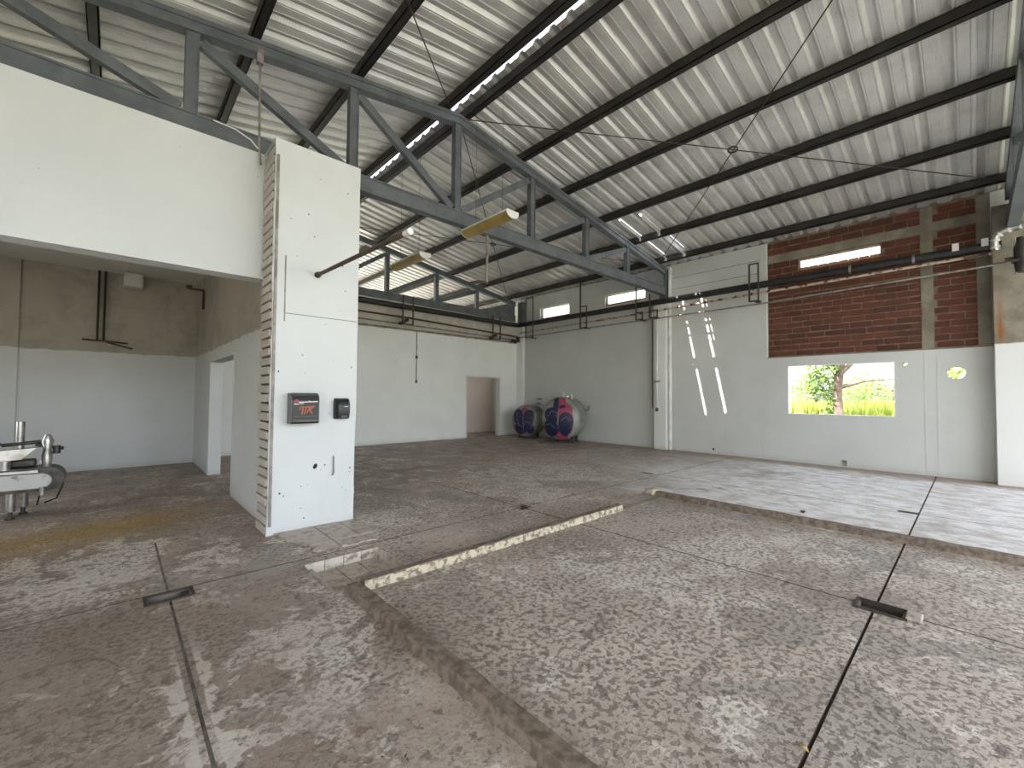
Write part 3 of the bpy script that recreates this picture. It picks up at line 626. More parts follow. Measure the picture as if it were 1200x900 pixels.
# ------------------------------------------------------------ pipes along the walls
def pipe(pts, r, m, name, label, cat='pipe', group='wall pipes', n=10): return tag(MB().tube(pts, r, n).build(name, m, smooth=True), label, cat, group)
p = pipe([(11.58, 12.1, 4.30), (11.58, -.40, 4.30)], .085, 'blackpipe', 'insulated_pipe', 'thick black pipe running along the window wall above the brick field')
for y in (10.9, 9.0, 6.9, 5.0, 3.68, 1.75, .75): MB().tube([(11.58, y - .02, 4.30), (11.58, y + .02, 4.30)], .093, 12).build('clamp', 'greypipe' if y < 2 else 'blackpipe', p)
p = pipe([(11.55, 12.0, 3.98), (11.55, 7, 4.03), (11.55, 3.6, 4.09), (11.55, -.30, 4.16)], .030, 'redpipe', 'steam_pipe', 'flaking pink and rust pipe below the thick black pipe on the window wall')
for k in range(16): 
    y = 6.0 - k * .38; MB().tube([(11.55, y, 4.05 + (6 - y) * .02 - .0), (11.55, y - .05, 4.051 + (6 - y) * .02)], .036, 8).build('coupling', 'rustpipe', p)
p = pipe([(11.52, 12.2, 3.80), (11.52, 3.6, 3.82), (11.50, -.6, 3.94)], .020, 'greypipe', 'thin_pipe', 'thin grey pipe, lowest of the pipes along the window wall')
p = pipe([(1.6, 12.05, 4.28), (11.45, 12.05, 4.28)], .085, 'blackpipe', 'insulated_pipe', 'thick black pipe under the far truss along the far wall')
pipe([(1.6, 12.12, 3.98), (7.0, 12.12, 3.96), (11.5, 12.12, 3.84)], .028, 'rustpipe', 'thin_pipe', 'rusty pipe just under the thick black pipe of the far wall')
pipe([(1.6, 12.2, 3.80), (11.5, 12.2, 3.72)], .022, 'greypipe', 'thin_pipe', 'middle thin pipe of the far wall bundle')
pipe([(1.6, 12.28, 3.60), (11.6, 12.28, 3.64)], .030, 'greypipe', 'thin_pipe', 'lowest grey pipe of the far wall bundle')
t = pipe([(7.18, 12.33, 3.62), (7.18, 12.33, 1.98)], .014, 'greypipe', 'conduit', 'thin vertical conduit hanging down the far wall'); MB().box(7.15, 7.21, 12.30, 12.348, 2.72, 2.80).build('junction', 'rustpipe', t); MB().box(7.155, 7.205, 12.31, 12.348, 1.92, 2.0).build('end_box', 'rustpipe', t)
def loop(y0, y1, za, zb_, label, x=11.46, r=.016, up=None):
    t = thing('pipe_hanger', (x, y0, za), label, 'bracket', 'pipe hangers')
    MB().bar((x, y0, za), (x, y0, up or zb_), .035, .035).build('upright', 'rustpipe', t)
    MB().bar((x, y1, za), (x, y1, zb_), .03, .03).build('upright', 'rustpipe', t)
    MB().bar((x, y0 + .017, za), (x, y1 - .017, za), .03, .03, (1, 0, 0)).build('rung', 'rustpipe', t); MB().bar((x, y0 + .017, zb_), (x, y1 - .017, zb_), .03, .03, (1, 0, 0)).build('rung', 'rustpipe', t)
    MB().bar((x + .017, (y0 + y1) / 2, za + .01), (x + .38, (y0 + y1) / 2, za + .01), .03, .03, (0, 1, 0)).build('wall_arm', 'rustpipe', t)
    MB().box(x - .03, x + .05, y1 - .05, y1 + .06, za - .05, za - .017).build('clamp', 'rustpipe', t)
    return t
loop(3.72, 3.52, 3.90, 4.82, 'tall rectangular pipe hanger beside the left edge of the brick field')
loop(6.87, 6.66, 3.84, 4.05, 'pipe hanger rod left of the white column, under the right-hand wall slot', up=4.85)
loop(6.42, 6.18, 3.84, 4.05, 'pipe hanger in front of the white column', up=4.55)
loop(8.98, 8.72, 3.83, 4.55, 'pipe hanger rod between the two high wall slots', up=5.42)
loop(11.60, 11.22, 3.74, 5.25, 'rectangular pipe hanger nearest the tank corner')
def loopA(x0, x1, za, zb_, label):
    t = thing('pipe_hanger', (x0, 11.95, za), label, 'bracket', 'pipe hangers'); y = 11.93
    for x in (x0, x1): MB().bar((x, y, za), (x, y, zb_), .035, .035).build('upright', 'rustpipe', t)
    for z in (za, za + .22): MB().bar((x0 + .018, y, z), (x1 - .018, y, z), .03, .03).build('rung', 'rustpipe', t)
    for k in range(3): MB().box(x0 - .05 + k * .1, x0 + .02 + k * .1, 11.95, 12.1, za - .02 + .06 * k, za + .06 + .06 * k).build('valve', 'rustpipe', t)
loopA(6.45, 6.80, 3.72, 4.62, 'pipe hanger with valves on the far wall, left of the hanging conduit'); loopA(10.1, 10.45, 3.62, 4.48, 'pipe hanger with valves on the far wall above the doorway')
t = thing('valve_cluster', (11.35, 12.0, 3.7), 'knot of small valves where the pipes meet in the tank corner', 'valve')
for a in ((11.25, 11.33, 11.95, 12.05, 3.55, 3.68), (11.36, 11.46, 11.92, 12.02, 3.60, 3.82), (11.12, 11.2, 11.98, 12.06, 3.62, 3.7)): MB().box(*a).build('valve_body', 'rustpipe', t, bevel=.015)
MB().tube([(11.1, 12.0, 3.66), (11.5, 12.0, 3.62)], .018, 8).build('valve_pipe', 'rustpipe', t); MB().tube([(11.29, 12.0, 3.62), (11.29, 12.349, 3.62)], .018, 8).build('wall_arm', 'rustpipe', t)
pipe([(11.79, 5.96, .0), (11.79, 5.96, 5.3)], .05, 'whitepipe', 'downpipe', 'white vertical downpipe beside the white column', n=14)
t = pipe([(11.63, 6.44, 3.86), (11.62, 6.42, 4.0), (11.62, 6.30, 4.02), (11.62, 6.28, 3.9), (11.62, 6.28, 1.2)], .022, 'whitepipe', 'thin_pipe', 'thin white pipe with a bent top on the face of the white column')
MB().box(11.59, 11.65, 6.20, 6.36, 1.95, 2.0).build('clamp', 'greypipe', t); MB().box(11.595, 11.645, 6.25, 6.31, 1.1, 1.2).build('end_valve', 'rustpipe', t)
MB().tube([(11.64, 6.43, 1.2), (11.64, 6.43, 3.84)], .016, 8).build('side_line', 'rustpipe', t, True)
t = thing('pipe_elbow', (11.35, -.42, 4.4), 'silver wrapped pipe elbow at the end of the wall pipes, right edge', 'pipe')
pts = [(11.38, -.33, 4.16), (11.36, -.31, 4.28), (11.34, -.33, 4.40), (11.32, -.42, 4.47), (11.30, -.56, 4.50), (11.28, -.66, 4.52)]
MB().tube(pts, .055, 12).build('elbow', 'steel', t, True)
for a, b in zip(pts[:-1], pts[1:]): 
    a, b = Vector(a), Vector(b); MB().tube([a.lerp(b, .35), a.lerp(b, .6)], .064, 12).build('wrap_band', 'whitepipe', t)
m = thing('valve_body_cluster', (11.3, -.6, 3.9), 'bulky black valve beside the silver elbow at the right edge', 'valve')
MB().tube([(11.2, -.60, 3.68), (11.2, -.62, 3.80), (11.22, -.60, 4.1), (11.25, -.60, 4.28)], .09, 12, [.06, .10, .085, .06]).build('valve_body', 'blackpipe', m, True); MB().tube([(11.25, -.42, 3.94), (11.22, -.7, 3.94)], .035, 10).build('spindle', 'rustpipe', m, True)
MB().tube([(11.2, -.54, 3.66), (11.2, -.54, 4.3)], .014, 8).build('drain_line', 'greypipe', m, True); MB().box(11.12, 11.3, -.74, -.50, 3.86, 3.9).build('flange', 'rustpipe', m)
pipe([(11.42, .02, 4.10), (11.42, -.2, 4.12), (11.41, -.24, 4.125)], .035, 'rustpipe', 'crooked_pipe', 'short crooked rusty pipe under the silver elbow')
for y, lab in ((.17, 'white paper tag on the thick black pipe above the narrow brick strip'), (-.20, 'white paper tag beside the silver elbow')):
    tag(MB().box(11.478, 11.486, y - .045, y + .045, 4.30, 4.44).build('paper_tag', 'whiteplastic'), lab, 'tag')
# conduit down the left of the pillar, with cable loop
t = pipe([(1.12, 5.52, 5.44), (1.13, 5.50, 4.34), (1.14, 5.44, 4.1)], .012, 'greypipe', 'conduit', 'thin vertical conduit rising from the pillar to the middle truss')
MB().box(1.09, 1.15, 5.49, 5.55, 5.30, 5.46).build('bracket', 'greypipe', t); MB().tube([(.70, 5.54, 4.46), (.9, 5.52, 4.44), (1.05, 5.5, 4.37), (1.12, 5.5, 4.30)], .008, 8).build('cable', 'whitepipe', t, True)
# alcove pipes
t = thing('alcove_pipes', (-.26, 11.6, 2.5), 'pair of dark vertical pipes with cross pieces on the back wall of the side room', 'pipe')
for x in (-.29, -.20): MB().tube([(x, 11.59, 3.899), (x, 11.59, 2.52)], .018, 8).build('pipe', 'blackpipe', t, True)
MB().bar((-.5, 11.59, 2.53), (.16, 11.59, 2.50), .04, .03).build('cross_piece', 'rustpipe', t); MB().bar((-.15, 11.58, 2.50), (.22, 11.40, 2.38), .03, .03).build('cross_piece', 'rustpipe', t)
t = thing('wall_bracket', (1.2, 9.3, 3.3), 'rusty angled bracket high in the corner of the side room', 'bracket')
MB().bar((1.0, 10.5, 3.58), (1.26, 10.5, 3.58), .04, .04).build('arm', 'rustpipe', t); MB().bar((1.25, 10.5, 3.56), (1.25, 10.5, 3.20), .04, .04).build('leg', 'rustpipe', t); MB().tube([(.97, 10.5, 3.60), (1.06, 10.5, 3.62)], .035, 8).build('clamp', 'rustpipe', t)
# wall spots
t = MB().box(WB - .03, WB, 1.90, 1.97, .03, .15).build('socket_box', 'greypipe'); tag(t, 'small grey outlet box low on the window wall below the window', 'outlet')
t = MB().tube([(WB - .05, 5.31, 2.43), (WB, 5.31, 2.43)], .022, 10).build('wall_hook', 'whiteplastic'); tag(t, 'small white fitting on the window wall near the sun streaks', 'hook')
# ------------------------------------------------------------ dispensers
d = thing('towel_dispenser', (1.51, 5.08, 1.18), 'black paper towel dispenser with orange print on the white pillar', 'dispenser')
x0, x1, zb0, zt0, yf, yk = 1.375, 1.665, 1.185, 1.515, 4.935, 5.079
prof = [(yk, zb0), (yf + .01, zb0), (yf, zb0 + .02), (yf, zt0 - .075), (yf + .012, zt0 - .035), (yf + .045, zt0 - .006), (yf + .07, zt0), (yk, zt0)]
MB().prism([(x0 + .012, a, b) for a, b in prof], (x1 - x0 - .024, 0, 0)).build('cover', 'blackplastic', d)
for xx in (x0, x1 - .012): MB().prism([(xx, a + (.004 if a < 5 else 0), b) for a, b in prof], (.012, 0, 0)).build('side_panel', 'greyplastic', d)
MB().prism([(x0 + .013, yf + .040, zt0 - .003), (x1 - .013, yf + .040, zt0 - .003), (x1 - .013, yf + .012, zt0 - .032), (x0 + .013, yf + .012, zt0 - .032)], (0, -.004, .006)).build('top_strip', 'greyplastic', d)
MB().box(x0 + .02, x1 - .02, yf - .006, yf + .002, zb0 + .02, zb0 + .042).build('paper_lip', 'greyplastic', d); MB().box(x0 + .02, x1 - .02, yf - .004, yf + .0, zb0 + .075, zb0 + .082).build('groove_line', 'greyplastic', d)
def stroke(mb, pts, wd, y, dy=.0015):
    for a, b in zip(pts, pts[1:]):
        a, b = Vector((a[0], y, a[1])), Vector((b[0], y, b[1])); mb.bar(a, b, dy, wd)
m = MB(); ox, oz = 1.49, 1.30
stroke(m, [(1.46, 1.36), (1.472, 1.375), (1.462, 1.335)], .010, yf - .001); stroke(m, [(1.483, 1.375), (1.495, 1.352), (1.483, 1.285)], .010, yf - .001); stroke(m, [(1.495, 1.36), (1.53, 1.368), (1.508, 1.285)], .010, yf - .001)
stroke(m, [(1.53, 1.365), (1.615, 1.372)], .012, yf - .001); stroke(m, [(1.562, 1.362), (1.535, 1.30)], .010, yf - .001); stroke(m, [(1.60, 1.368), (1.562, 1.335), (1.592, 1.285)], .010, yf - .001)
m.build('orange_print', 'orange', d)
m = MB(); c = [(1.425 + .022 * math.cos(a), 1.425 + .020 * math.sin(a)) for a in (math.radians(q) for q in range(-30, 240, 30))]; stroke(m, c, .007, yf - .001); stroke(m, [(1.415, 1.405), (1.42, 1.43), (1.432, 1.43), (1.437, 1.408)], .007, yf - .001); m.build('red_emblem', 'red', d)
m = MB(); stroke(m, [(1.40, 1.398), (1.45, 1.398)], .009, yf - .0012); stroke(m, [(1.452, 1.418), (1.645, 1.424)], .010, yf - .0012); stroke(m, [(1.56, 1.424), (1.56, 1.437)], .006, yf - .0012); stroke(m, [(1.455, 1.402), (1.50, 1.404)], .006, yf - .0012); m.build('white_lettering', 'whiteplastic', d)
d = thing('soap_dispenser', (1.955, 5.08, 1.22), 'small black soap dispenser beside the towel dispenser on the pillar', 'dispenser')
n = 12; prof = []
x0, x1 = 1.868, 2.045; xc, hw = (x0 + x1) / 2, (x1 - x0) / 2
m = MB(); rows = []
for i, (z, dpt, wf) in enumerate(((1.222, .07, .90), (1.235, .088, .97), (1.30, .098, 1), (1.38, .095, 1), (1.43, .08, .98), (1.452, .06, .94), (1.462, .03, .86))):
    rows.append([(xc - hw * wf, 5.079, z)] + [(xc - hw * wf * math.cos(math.pi * k / n), 5.079 - dpt * min(1, 1.25 * math.sin(math.pi * k / n) ** .6), z) for k in range(1, n)] + [(xc + hw * wf, 5.079, z)])
nn = len(rows[0]); m.add([p for r_ in rows for p in r_], [(i * nn + k, i * nn + k + 1, (i + 1) * nn + k + 1, (i + 1) * nn + k) for i in range(len(rows) - 1) for k in range(nn - 1)] + [tuple(range(nn)), tuple((len(rows) - 1) * nn + k for k in range(nn))] + [tuple([i * nn for i in range(len(rows))] + [i * nn + nn - 1 for i in range(len(rows) - 1, -1, -1)])])
m.build('body', 'blackplastic', d, True)
MB().box(xc - .035, xc + .035, 4.972, 4.981, 1.238, 1.262).build('push_lever', 'greyplastic', d, bevel=.006); MB().box(xc + .0, xc + .05, 4.9755, 4.984, 1.362, 1.368).build('white_lettering', 'whiteplastic', d)
# ------------------------------------------------------------ tanks
def ellipse_tank(name, X0, X1, Yc, zc, rh, rv, bulge, label, n=36):
    t = thing(name, ((X0 + X1) / 2, Yc, 0), label, 'tank', 'painted metal tanks')
    def ring(x, s_): return [(x, Yc + rh * s_ * math.cos(a), zc + rv * s_ * math.sin(a)) for a in (2 * math.pi * k / n for k in range(n))]
    capL = [(X0 - bulge * math.cos(b), math.sin(b)) for b in (math.radians(q) for q in (6, 18, 32, 46, 60, 75, 90))]
    xs = capL; m = MB(); rings = [ring(x, s_) for x, s_ in xs] + [ring(X1, 1), ring(X1 + bulge * .25, .75), ring(X1 + bulge * .3, .3)]
    m.add([p for r_ in rings for p in r_], [(i * n + k, i * n + (k + 1) % n, (i + 1) * n + (k + 1) % n, (i + 1) * n + k) for i in range(len(rings) - 1) for k in range(n)] + [tuple(range(n)), tuple((len(rings) - 1) * n + k for k in range(n))])
    m.build('shell', 'tank', t, True)
    m = MB()
    for xx in (X0 + .02, X1 - .12):
        rr = ring(xx, 1.006); r2 = ring(xx + .05, 1.006); m.add(rr + r2, [(k, (k + 1) % n, n + (k + 1) % n, n + k) for k in range(n)])
    m.build('seam_band', 'tank', t, True)
    for xx in (X0 + .12, X1 - .25):
        for s_ in (-1, 1): MB().box(xx, xx + .12, Yc + s_ * rh * .5 - .06, Yc + s_ * rh * .5 + .06, 0.001, zc - rv * .84).build('foot', 'steeldark', t)
    t.rotation_euler.z = math.radians(24)
    def on(u, v, lift=.008):                  # point on the bulged end, u,v in -1..1
        rr = min(1, math.hypot(u, v)); x = X0 - bulge * math.sqrt(max(0, 1 - rr * rr)); return (x - lift, Yc - rh * u, zc + rv * v)   # u grows to the viewer's right
    def patch(poly, m_, name_, lift=.008):
        bmx = bmesh.new(); c = (sum(p[0] for p in poly) / len(poly), sum(p[1] for p in poly) / len(poly))
        K = 6; vs = []; N_ = len(poly); mb = MB()
        for k in range(K + 1):
            f = k / K; vs += [on(c[0] + (p[0] - c[0]) * f, c[1] + (p[1] - c[1]) * f, lift) for p in poly]
        fs = [(k * N_ + i, k * N_ + (i + 1) % N_, (k + 1) * N_ + (i + 1) % N_, (k + 1) * N_ + i) for k in range(1, K) for i in range(N_)] + [tuple(N_ + i for i in range(N_))]
        bmx.free(); mb.add(vs[:], fs); mb.build(name_, m_, t, True)
    return t, patch, on
def blob(cx, cy, rx, ry, rot=0, n=20, wob=0):
    out = []; c, s_ = math.cos(rot), math.sin(rot)
    for k in range(n):
        a = 2 * math.pi * k / n; w_ = 1 + wob * math.sin(3 * a); x, y = rx * w_ * math.cos(a), ry * w_ * math.sin(a); out.append((cx + x * c - y * s_, cy + x * s_ + y * c))
    return out
t, patch, on = ellipse_tank('milk_tank', 10.62, 11.42, 9.28, .80, .66, .70, .24, 'larger round metal tank painted with dark blue wings on pink')
patch([(-.05, .97), (.22, .96), (.62, .5), (.70, 0), (.62, -.55), (.35, -.92), (0, -.98), (-.2, -.6), (0, 0), (-.1, .5)], 'magenta', 'pink_ground', .020)
patch(blob(.33, -.22, .36, .56, -.12, 22, .06), 'navy', 'right_wing', .030); patch(blob(-.38, .08, .33, .46, .25, 22, .08), 'navy', 'left_wing', .030)
patch(blob(-.40, -.46, .42, .38, -.5, 22, .08), 'navy', 'lower_wing', .030); patch([(-.30, .90), (-.08, .95), (-.02, .55), (-.1, .2), (-.34, .3)], 'navy', 'upper_stroke', .030)
patch([(.0, .48), (.10, .62), (.32, .62), (.28, .50), (.1, .46)], 'navy', 'small_leaf', .030); patch([(-.22, -.80), (-.02, -.62), (.16, -.82), (0, -.95)], 'magenta', 'pink_base', .036)
def lines(on_, sets, parent, name):
    m = MB()
    for pts in sets: m.tube([on_(u, v, .036) for u, v in pts], .008, 6)
    m.build(name, 'murallight', parent, True)
lines(on, [[(-.02, .5), (.0, .1), (-.04, -.3), (0, -.8)], [(-.55, .1), (-.4, .35), (-.15, .3), (-.06, 0)], [(-.66, -.3), (-.45, -.25), (-.2, -.45)], [(.1, -.1), (.35, .1), (.55, -.1)]], t, 'mural_line')
MB().tube([(10.9, 9.0, 1.40), (10.9, 9.0, 1.58)], .03, 10).build('valve_stub', 'steel', t, True); MB().tube([(11.2, 9.25, 1.48), (11.2, 9.25, 1.54)], .12, 14).build('hatch', 'steel', t, True)
MB().tube([(11.2, 8.64, 1.05), (11.2, 8.52, 1.08), (11.2, 8.50, 1.22)], .035, 10).build('outlet', 'steel', t, True); MB().tube([(11.0, 9.3, 1.48), (10.95, 9.3, 1.66)], .02, 8).build('vent', 'whiteplastic', t, True)
t, patch, on = ellipse_tank('milk_tank', 10.72, 11.42, 11.0, .64, .52, .56, .18, 'smaller tank with a dark blue painted end, standing in the corner by the doorway')
patch([(-.72, .5), (0, .9), (.7, .6), (.75, -.6), (.5, -.85), (-.4, -.9), (-.75, -.5)], 'magenta', 'pink_ground', .020)
patch(blob(-.38, .1, .36, .68, .1, 22, .06), 'navy', 'left_wing', .030); patch(blob(.34, .12, .38, .62, -.15, 22, .06), 'navy', 'right_wing', .030)
patch(blob(-.2, -.55, .42, .30, 0, 20, .05), 'navy', 'lower_wing', .030); patch(blob(.42, -.5, .32, .28, 0, 20, .05), 'navy', 'lower_wing', .030)
lines(on, [[(0, .7), (-.04, .2), (.02, -.3), (-.05, -.8)], [(-.5, .5), (-.45, 0), (-.3, -.3)], [(.1, -.05), (.4, -.1), (.6, -.5)], [(-.7, -.2), (-.4, -.2), (-.1, -.4)]], t, 'mural_line')
MB().tube([(11.2, 10.75, 1.22), (11.2, 10.75, 1.34), (11.2, 10.75, 1.46)], .05, 10, [.09, .05, .03]).build('valve_tower', 'steel', t, True); MB().tube([(11.1, 10.6, 1.24), (11.4, 10.85, 1.28)], .06, 10).build('manway', 'steel', t, True)
MB().tube([(11.2, 10.75, 1.40), (11.2, 10.55, 1.42)], .02, 8).build('handle', 'steeldark', t, True)
# ------------------------------------------------------------ machine in the side room
mc = thing('conveyor_machine', (-1.1, 7.85, 0), 'old silver bottling conveyor with rounded end, standing in the side room at the left edge', 'machine')
def stadium(x0, x1, z0, z1, n=12):
    r_ = (z1 - z0) / 2; zc = (z0 + z1) / 2
    return [(x0, z0)] + [(x1 - r_ + r_ * math.cos(a), zc + r_ * math.sin(a)) for a in (-math.pi / 2 + math.pi * k / n for k in range(n + 1))] + [(x0, z1)]
MB().prism([(a, 7.72, b) for a, b in stadium(-3.0, -.44, .30, .585)], (0, .34, 0)).build('belt_body', 'steeldark', mc, True)
MB().prism([(a, 7.685, b) for a, b in stadium(-3.0, -.54, .335, .525)], (0, .034, 0)).build('side_plate', 'steelpaint', mc, True, .012)
MB().box(-3.0, -.66, 7.66, 7.70, .535, .565).build('guide_rail', 'steel', mc); MB().box(-3.0, -.60, 8.02, 8.05, .60, .645).build('guide_rail', 'steel', mc)
for x, y in ((-.875, 7.74), (-.80, 8.0), (-2.4, 7.74), (-2.4, 8.0)):
    l = MB().tube([(x, y, .30), (x, y, .09)], .045, 14).build('leg', 'steel', mc, True); MB().tube([(x, y, .09), (x, y, .02)], .02, 10).build('foot_screw', 'steeldark', l, True); MB().tube([(x, y, .02), (x, y, .001)], .04, 12).build('foot_pad', 'steeldark', l)
MB().tube([(-.84, 7.92, .58), (-.84, 7.92, 1.14)], .04, 16).build('mast', 'steel', mc, True)
MB().prism([(-1.25, 7.68, .80), (-.68, 7.68, .83), (-.80, 7.68, .70), (-1.02, 7.68, .69)], (0, .20, 0)).build('hopper', 'steel', mc)
MB().tube([(-.93, 7.72, .58), (-.93, 7.72, .69)], .05, 14).build('bottle_plate', 'steel', mc, True); MB().tube([(-.98, 7.9, .86), (-.56, 7.86, .90)], .022, 10).build('cross_arm', 'steeldark', mc, True)
MB().tube([(-.60, 7.80, .58), (-.60, 7.80, .72), (-.60, 7.80, .80), (-.60, 7.80, .90), (-.60, 7.80, .98)], .05, 12, [.04, .05, .035, .06, .025]).build('filling_head', 'steel', mc, True)
MB().tube([(-.70, 7.82, .86), (-.46, 7.80, .80)], .02, 8).build('lever', 'steeldark', mc, True); MB().tube([(-.52, 7.80, .74), (-.52, 7.80, .84)], .035, 10).build('valve_knob', 'steeldark', mc, True)
MB().box(-1.25, -.70, 7.86, 8.0, .585, .68).build('gear_box', 'steeldark', mc, bevel=.02); MB().tube([(-1.15, 7.9, .86), (-.98, 7.84, .88)], .015, 8).build('stay', 'steeldark', mc)
MB().tube([(-.47, 7.80, .52), (-.45, 7.74, .36), (-.50, 7.70, .20), (-.60, 7.70, .16)], .009, 8).build('cable', 'blackplastic', mc, True)
MB().tube([(-.62, 7.67, .36), (-.62, 7.67, .26)], .025, 10).build('drain_cock', 'steel', mc, True); MB().tube([(-.64, 7.68, .26), (-.66, 7.70, .14)], .008, 8).build('drip_hose', 'blackplastic', mc, True)
# ------------------------------------------------------------ loose dry flakes, debris
def flakes(name, spots, n, m_, label, s0, s1, seed):
    r = random.Random(seed); mb = MB()
    for k in range(n):
        cx, cy, rx, ry, ro = r.choice(spots); a, d_ = r.uniform(0, 6.28), abs(r.gauss(0, .5)); u_, v_ = rx * d_ * math.cos(a), ry * d_ * math.sin(a)
        x, y = cx + u_ * math.cos(ro) - v_ * math.sin(ro), cy + u_ * math.sin(ro) + v_ * math.cos(ro); L, b = r.uniform(s0, s1), r.uniform(0, 3.14); z = .0015 + r.uniform(0, .004)
        dx, dy = L * math.cos(b), L * math.sin(b); ex, ey = -dy * .35, dx * .35
        mb.add([(x - dx, y - dy, z), (x + ex, y + ey, z + .002), (x + dx, y + dy, z + .003), (x - ex, y - ey, z + .004)], [(0, 1, 2, 3)])
    o = mb.build(name, m_); tag(o, label, 'debris', kind='stuff'); return o
flakes('dry_flakes', [(-.1, 6.45, 1.3, .75, .1), (-.8, 6.35, 1.2, .75, .0), (.15, 6.65, 1.0, .7, .3), (-1.5, 6.2, 1.2, .8, 0)], 30000, 'flake', 'spill of dry yellowish flakes on the floor in front of the side room', .005, .014, 3)
flakes('dry_flakes', [(6.4, 7.65, .45, .3, .5)], 500, 'flake', 'small scatter of yellow flakes on the floor before the tanks', .006, .016, 4)
flakes('floor_crumbs', [(2.5, 2.5, 3.5, 2.5, 0), (6, 5, 5, 4, 0), (9, 2, 2.5, 4, 0)], 420, 'debris', 'scattered dark crumbs and leaves over the hall floor', .004, .014, 5)
for x, y, a, L, lab in ((6.72, 1.55, .3, .07, 'dark dead leaf on the pale floor beyond the long kerb'), (2.2, .52, 1.2, .03, 'small pale leaf on the floor near the lower edge')):
    m = MB(); c, s_ = math.cos(a), math.sin(a); P = [(-1, 0, .002), (-.3, .4, .014), (.5, .35, .012), (1, 0, .003), (.4, -.4, .010), (-.4, -.35, .013)]
    m.prism([(x + L * (u * c - v * s_), y + L * (u * s_ + v * c), .001 + q) for u, v, q in P], (0, 0, .003)); tag(m.build('dead_leaf', 'debris' if x > 3 else 'flake'), lab, 'leaf')
# ------------------------------------------------------------ outdoors
g = MB(); cells(g, (-120, 160), (-120, 140), -.6, -.32, [(-3.6, 12.0, -7.04, 22.5)]); tag(g.build('ground', 'ground'), 'dry ground outside the hall', 'ground', kind='structure')
def leaves(mb, c, rad, n, s0, s1, r):
    for k in range(n):
        d_ = Vector((r.gauss(0, 1), r.gauss(0, 1), r.gauss(0, 1))).normalized() * (r.random() ** .45); p = Vector(c) + Vector((d_.x * rad[0], d_.y * rad[1], d_.z * rad[2]))
        a = Vector((r.uniform(-1, 1), r.uniform(-1, 1), r.uniform(-1, .6))).normalized(); b = a.orthogonal().normalized(); L = r.uniform(s0, s1)
        mb.add([p - a * L, p + b * L * .45, p + a * L, p - b * L * .45], [(0, 1, 2, 3)])
def tree(base, h, label, branches, crowns, m_, seed, tr=.14, s0=.05, s1=.11):
    r = random.Random(seed); t = thing('tree', base, label, 'tree', 'trees outside the window'); B = Vector(base)
    tk = MB(); tk.tube([B, B + Vector((.04, .03, h * .35)), B + Vector((-.03, .06, h * .7)), B + Vector((.02, 0, h))], tr, 10, [tr * 1.25, tr, tr * .92, tr * .8]); tk.build('trunk', 'bark', t, True)
    for pts in branches:
        q = [B + Vector(p) for p in pts]; MB().tube(q, .05, 8, [tr * .55 * (1 - .8 * i / (len(q) - 1)) for i in range(len(q))]).build('branch', 'bark', t, True)
    for c, rad, n in crowns:
        mb = MB(); leaves(mb, B + Vector(c), rad, n, s0, s1, r); mb.build('foliage', m_, t)['kind'] = 'stuff'
    return t
tree((17, 2.88, -.32), 2.75, 'rough-barked tree standing right outside the window', [[(0, 0, 2.6), (.1, -.5, 3.2), (.2, -1.1, 3.7), (.2, -2.0, 4.3)], [(0, 0, 2.7), (0, .4, 3.4), (.1, .7, 4.4)], [(0, 0, 2.65), (-.1, -.25, 3.5), (-.2, -.5, 4.6)], [(.1, -.5, 3.15), (.2, -1.2, 3.3), (.3, -2.1, 3.5)], [(.15, -.8, 3.45), (.1, -1.3, 3.2), (.1, -1.9, 3.0)], [(0, 0, 2.2), (.2, -.6, 2.4), (.2, -1.3, 2.45)]],
     [((0, .35, 3.2), (1.0, .55, .9), 900), ((.3, .8, 2.3), (.6, .5, .6), 420), ((.2, -1.9, 3.4), (.8, .8, 1.0), 420), ((.2, .1, 4.9), (1.8, 2.2, 1.0), 1800), ((.2, .25, 1.7), (.5, .22, .8), 300)], 'leaf', 5)
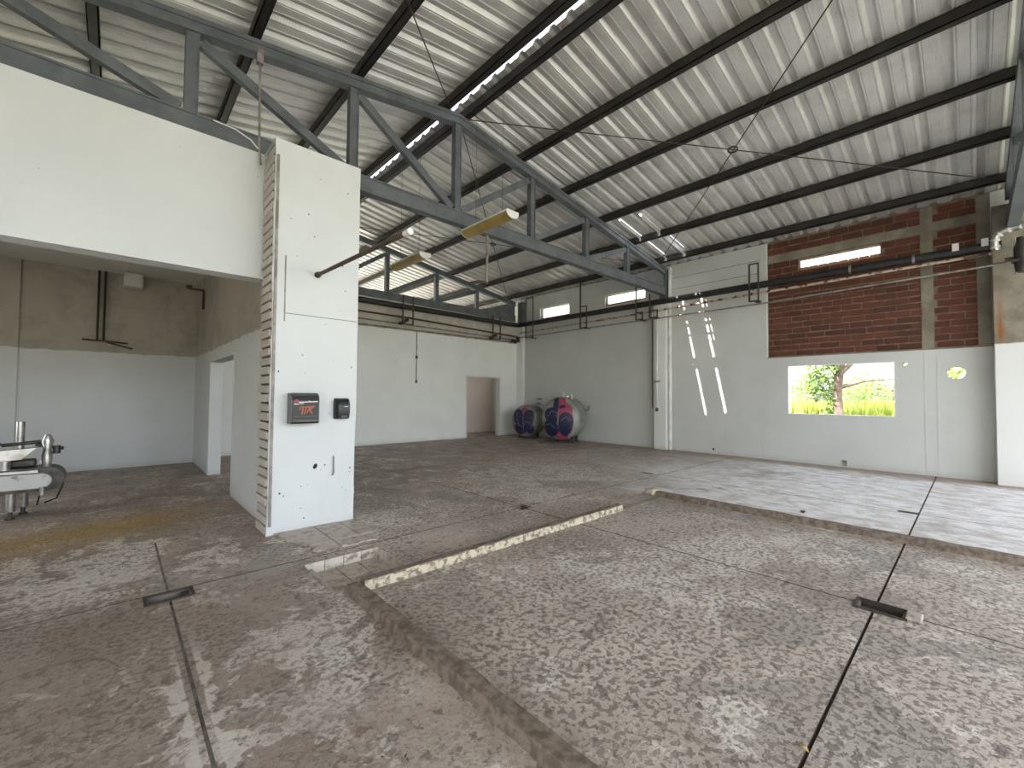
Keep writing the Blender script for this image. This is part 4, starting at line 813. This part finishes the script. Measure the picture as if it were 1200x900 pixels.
tree((27, 9.2, -.32), 2.2, 'low leafy tree further out behind the window, left of the trunk', [[(0, 0, 2.0), (0, .7, 2.9)], [(0, 0, 2.0), (0, -.7, 3.0)]], [((0, .3, 2.3), (1.4, 1.7, 1.0), 1500), ((0, -1.5, 2.2), (1.2, 1.3, 1.2), 1000)], 'leafpale', 6, .16, .06, .14)
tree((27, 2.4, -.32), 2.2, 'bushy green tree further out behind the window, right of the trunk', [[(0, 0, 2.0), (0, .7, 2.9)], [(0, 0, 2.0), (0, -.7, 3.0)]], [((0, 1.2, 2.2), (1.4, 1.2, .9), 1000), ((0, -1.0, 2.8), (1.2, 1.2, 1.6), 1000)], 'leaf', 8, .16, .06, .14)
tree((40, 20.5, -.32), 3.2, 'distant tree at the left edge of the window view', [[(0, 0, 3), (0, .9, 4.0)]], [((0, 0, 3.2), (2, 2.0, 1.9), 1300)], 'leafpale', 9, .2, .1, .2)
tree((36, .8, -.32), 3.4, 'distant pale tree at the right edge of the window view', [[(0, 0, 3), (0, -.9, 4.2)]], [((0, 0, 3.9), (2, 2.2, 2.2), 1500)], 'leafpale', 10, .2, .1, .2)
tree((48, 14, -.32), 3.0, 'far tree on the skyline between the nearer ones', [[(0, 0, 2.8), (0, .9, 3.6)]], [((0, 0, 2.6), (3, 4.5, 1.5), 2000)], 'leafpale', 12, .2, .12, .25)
def blades(label, x0, x1, y0, y1, n, h0, h1, seed):
    r = random.Random(seed); mb = MB()
    for k in range(n):
        x, y, h = r.uniform(x0, x1), r.uniform(y0, y1), r.uniform(h0, h1); a = r.uniform(0, 6.28); b = r.uniform(.03, .055); lx, ly = r.gauss(0, .14), r.gauss(0, .14)
        dx, dy = b * math.cos(a), b * math.sin(a); z = -.32
        mb.add([(x - dx, y - dy, z), (x + dx, y + dy, z), (x + dx * .9 + lx * .4, y + dy * .9 + ly * .4, z + h * .6), (x - dx * .9 + lx * .4, y - dy * .9 + ly * .4, z + h * .6), (x + lx, y + ly, z + h)], [(0, 1, 2, 3), (3, 2, 4)])
    tag(mb.build('tall_grass', 'grass'), label, 'grass', kind='stuff')
blades('tall yellow-green grass outside, left of the trunk', 18.5, 22.5, 3.3, 8.5, 6000, 1.45, 1.85, 1); blades('tall yellow-green grass outside, right of the trunk', 18.5, 22.5, -1.5, 2.9, 5000, 1.4, 1.85, 2)
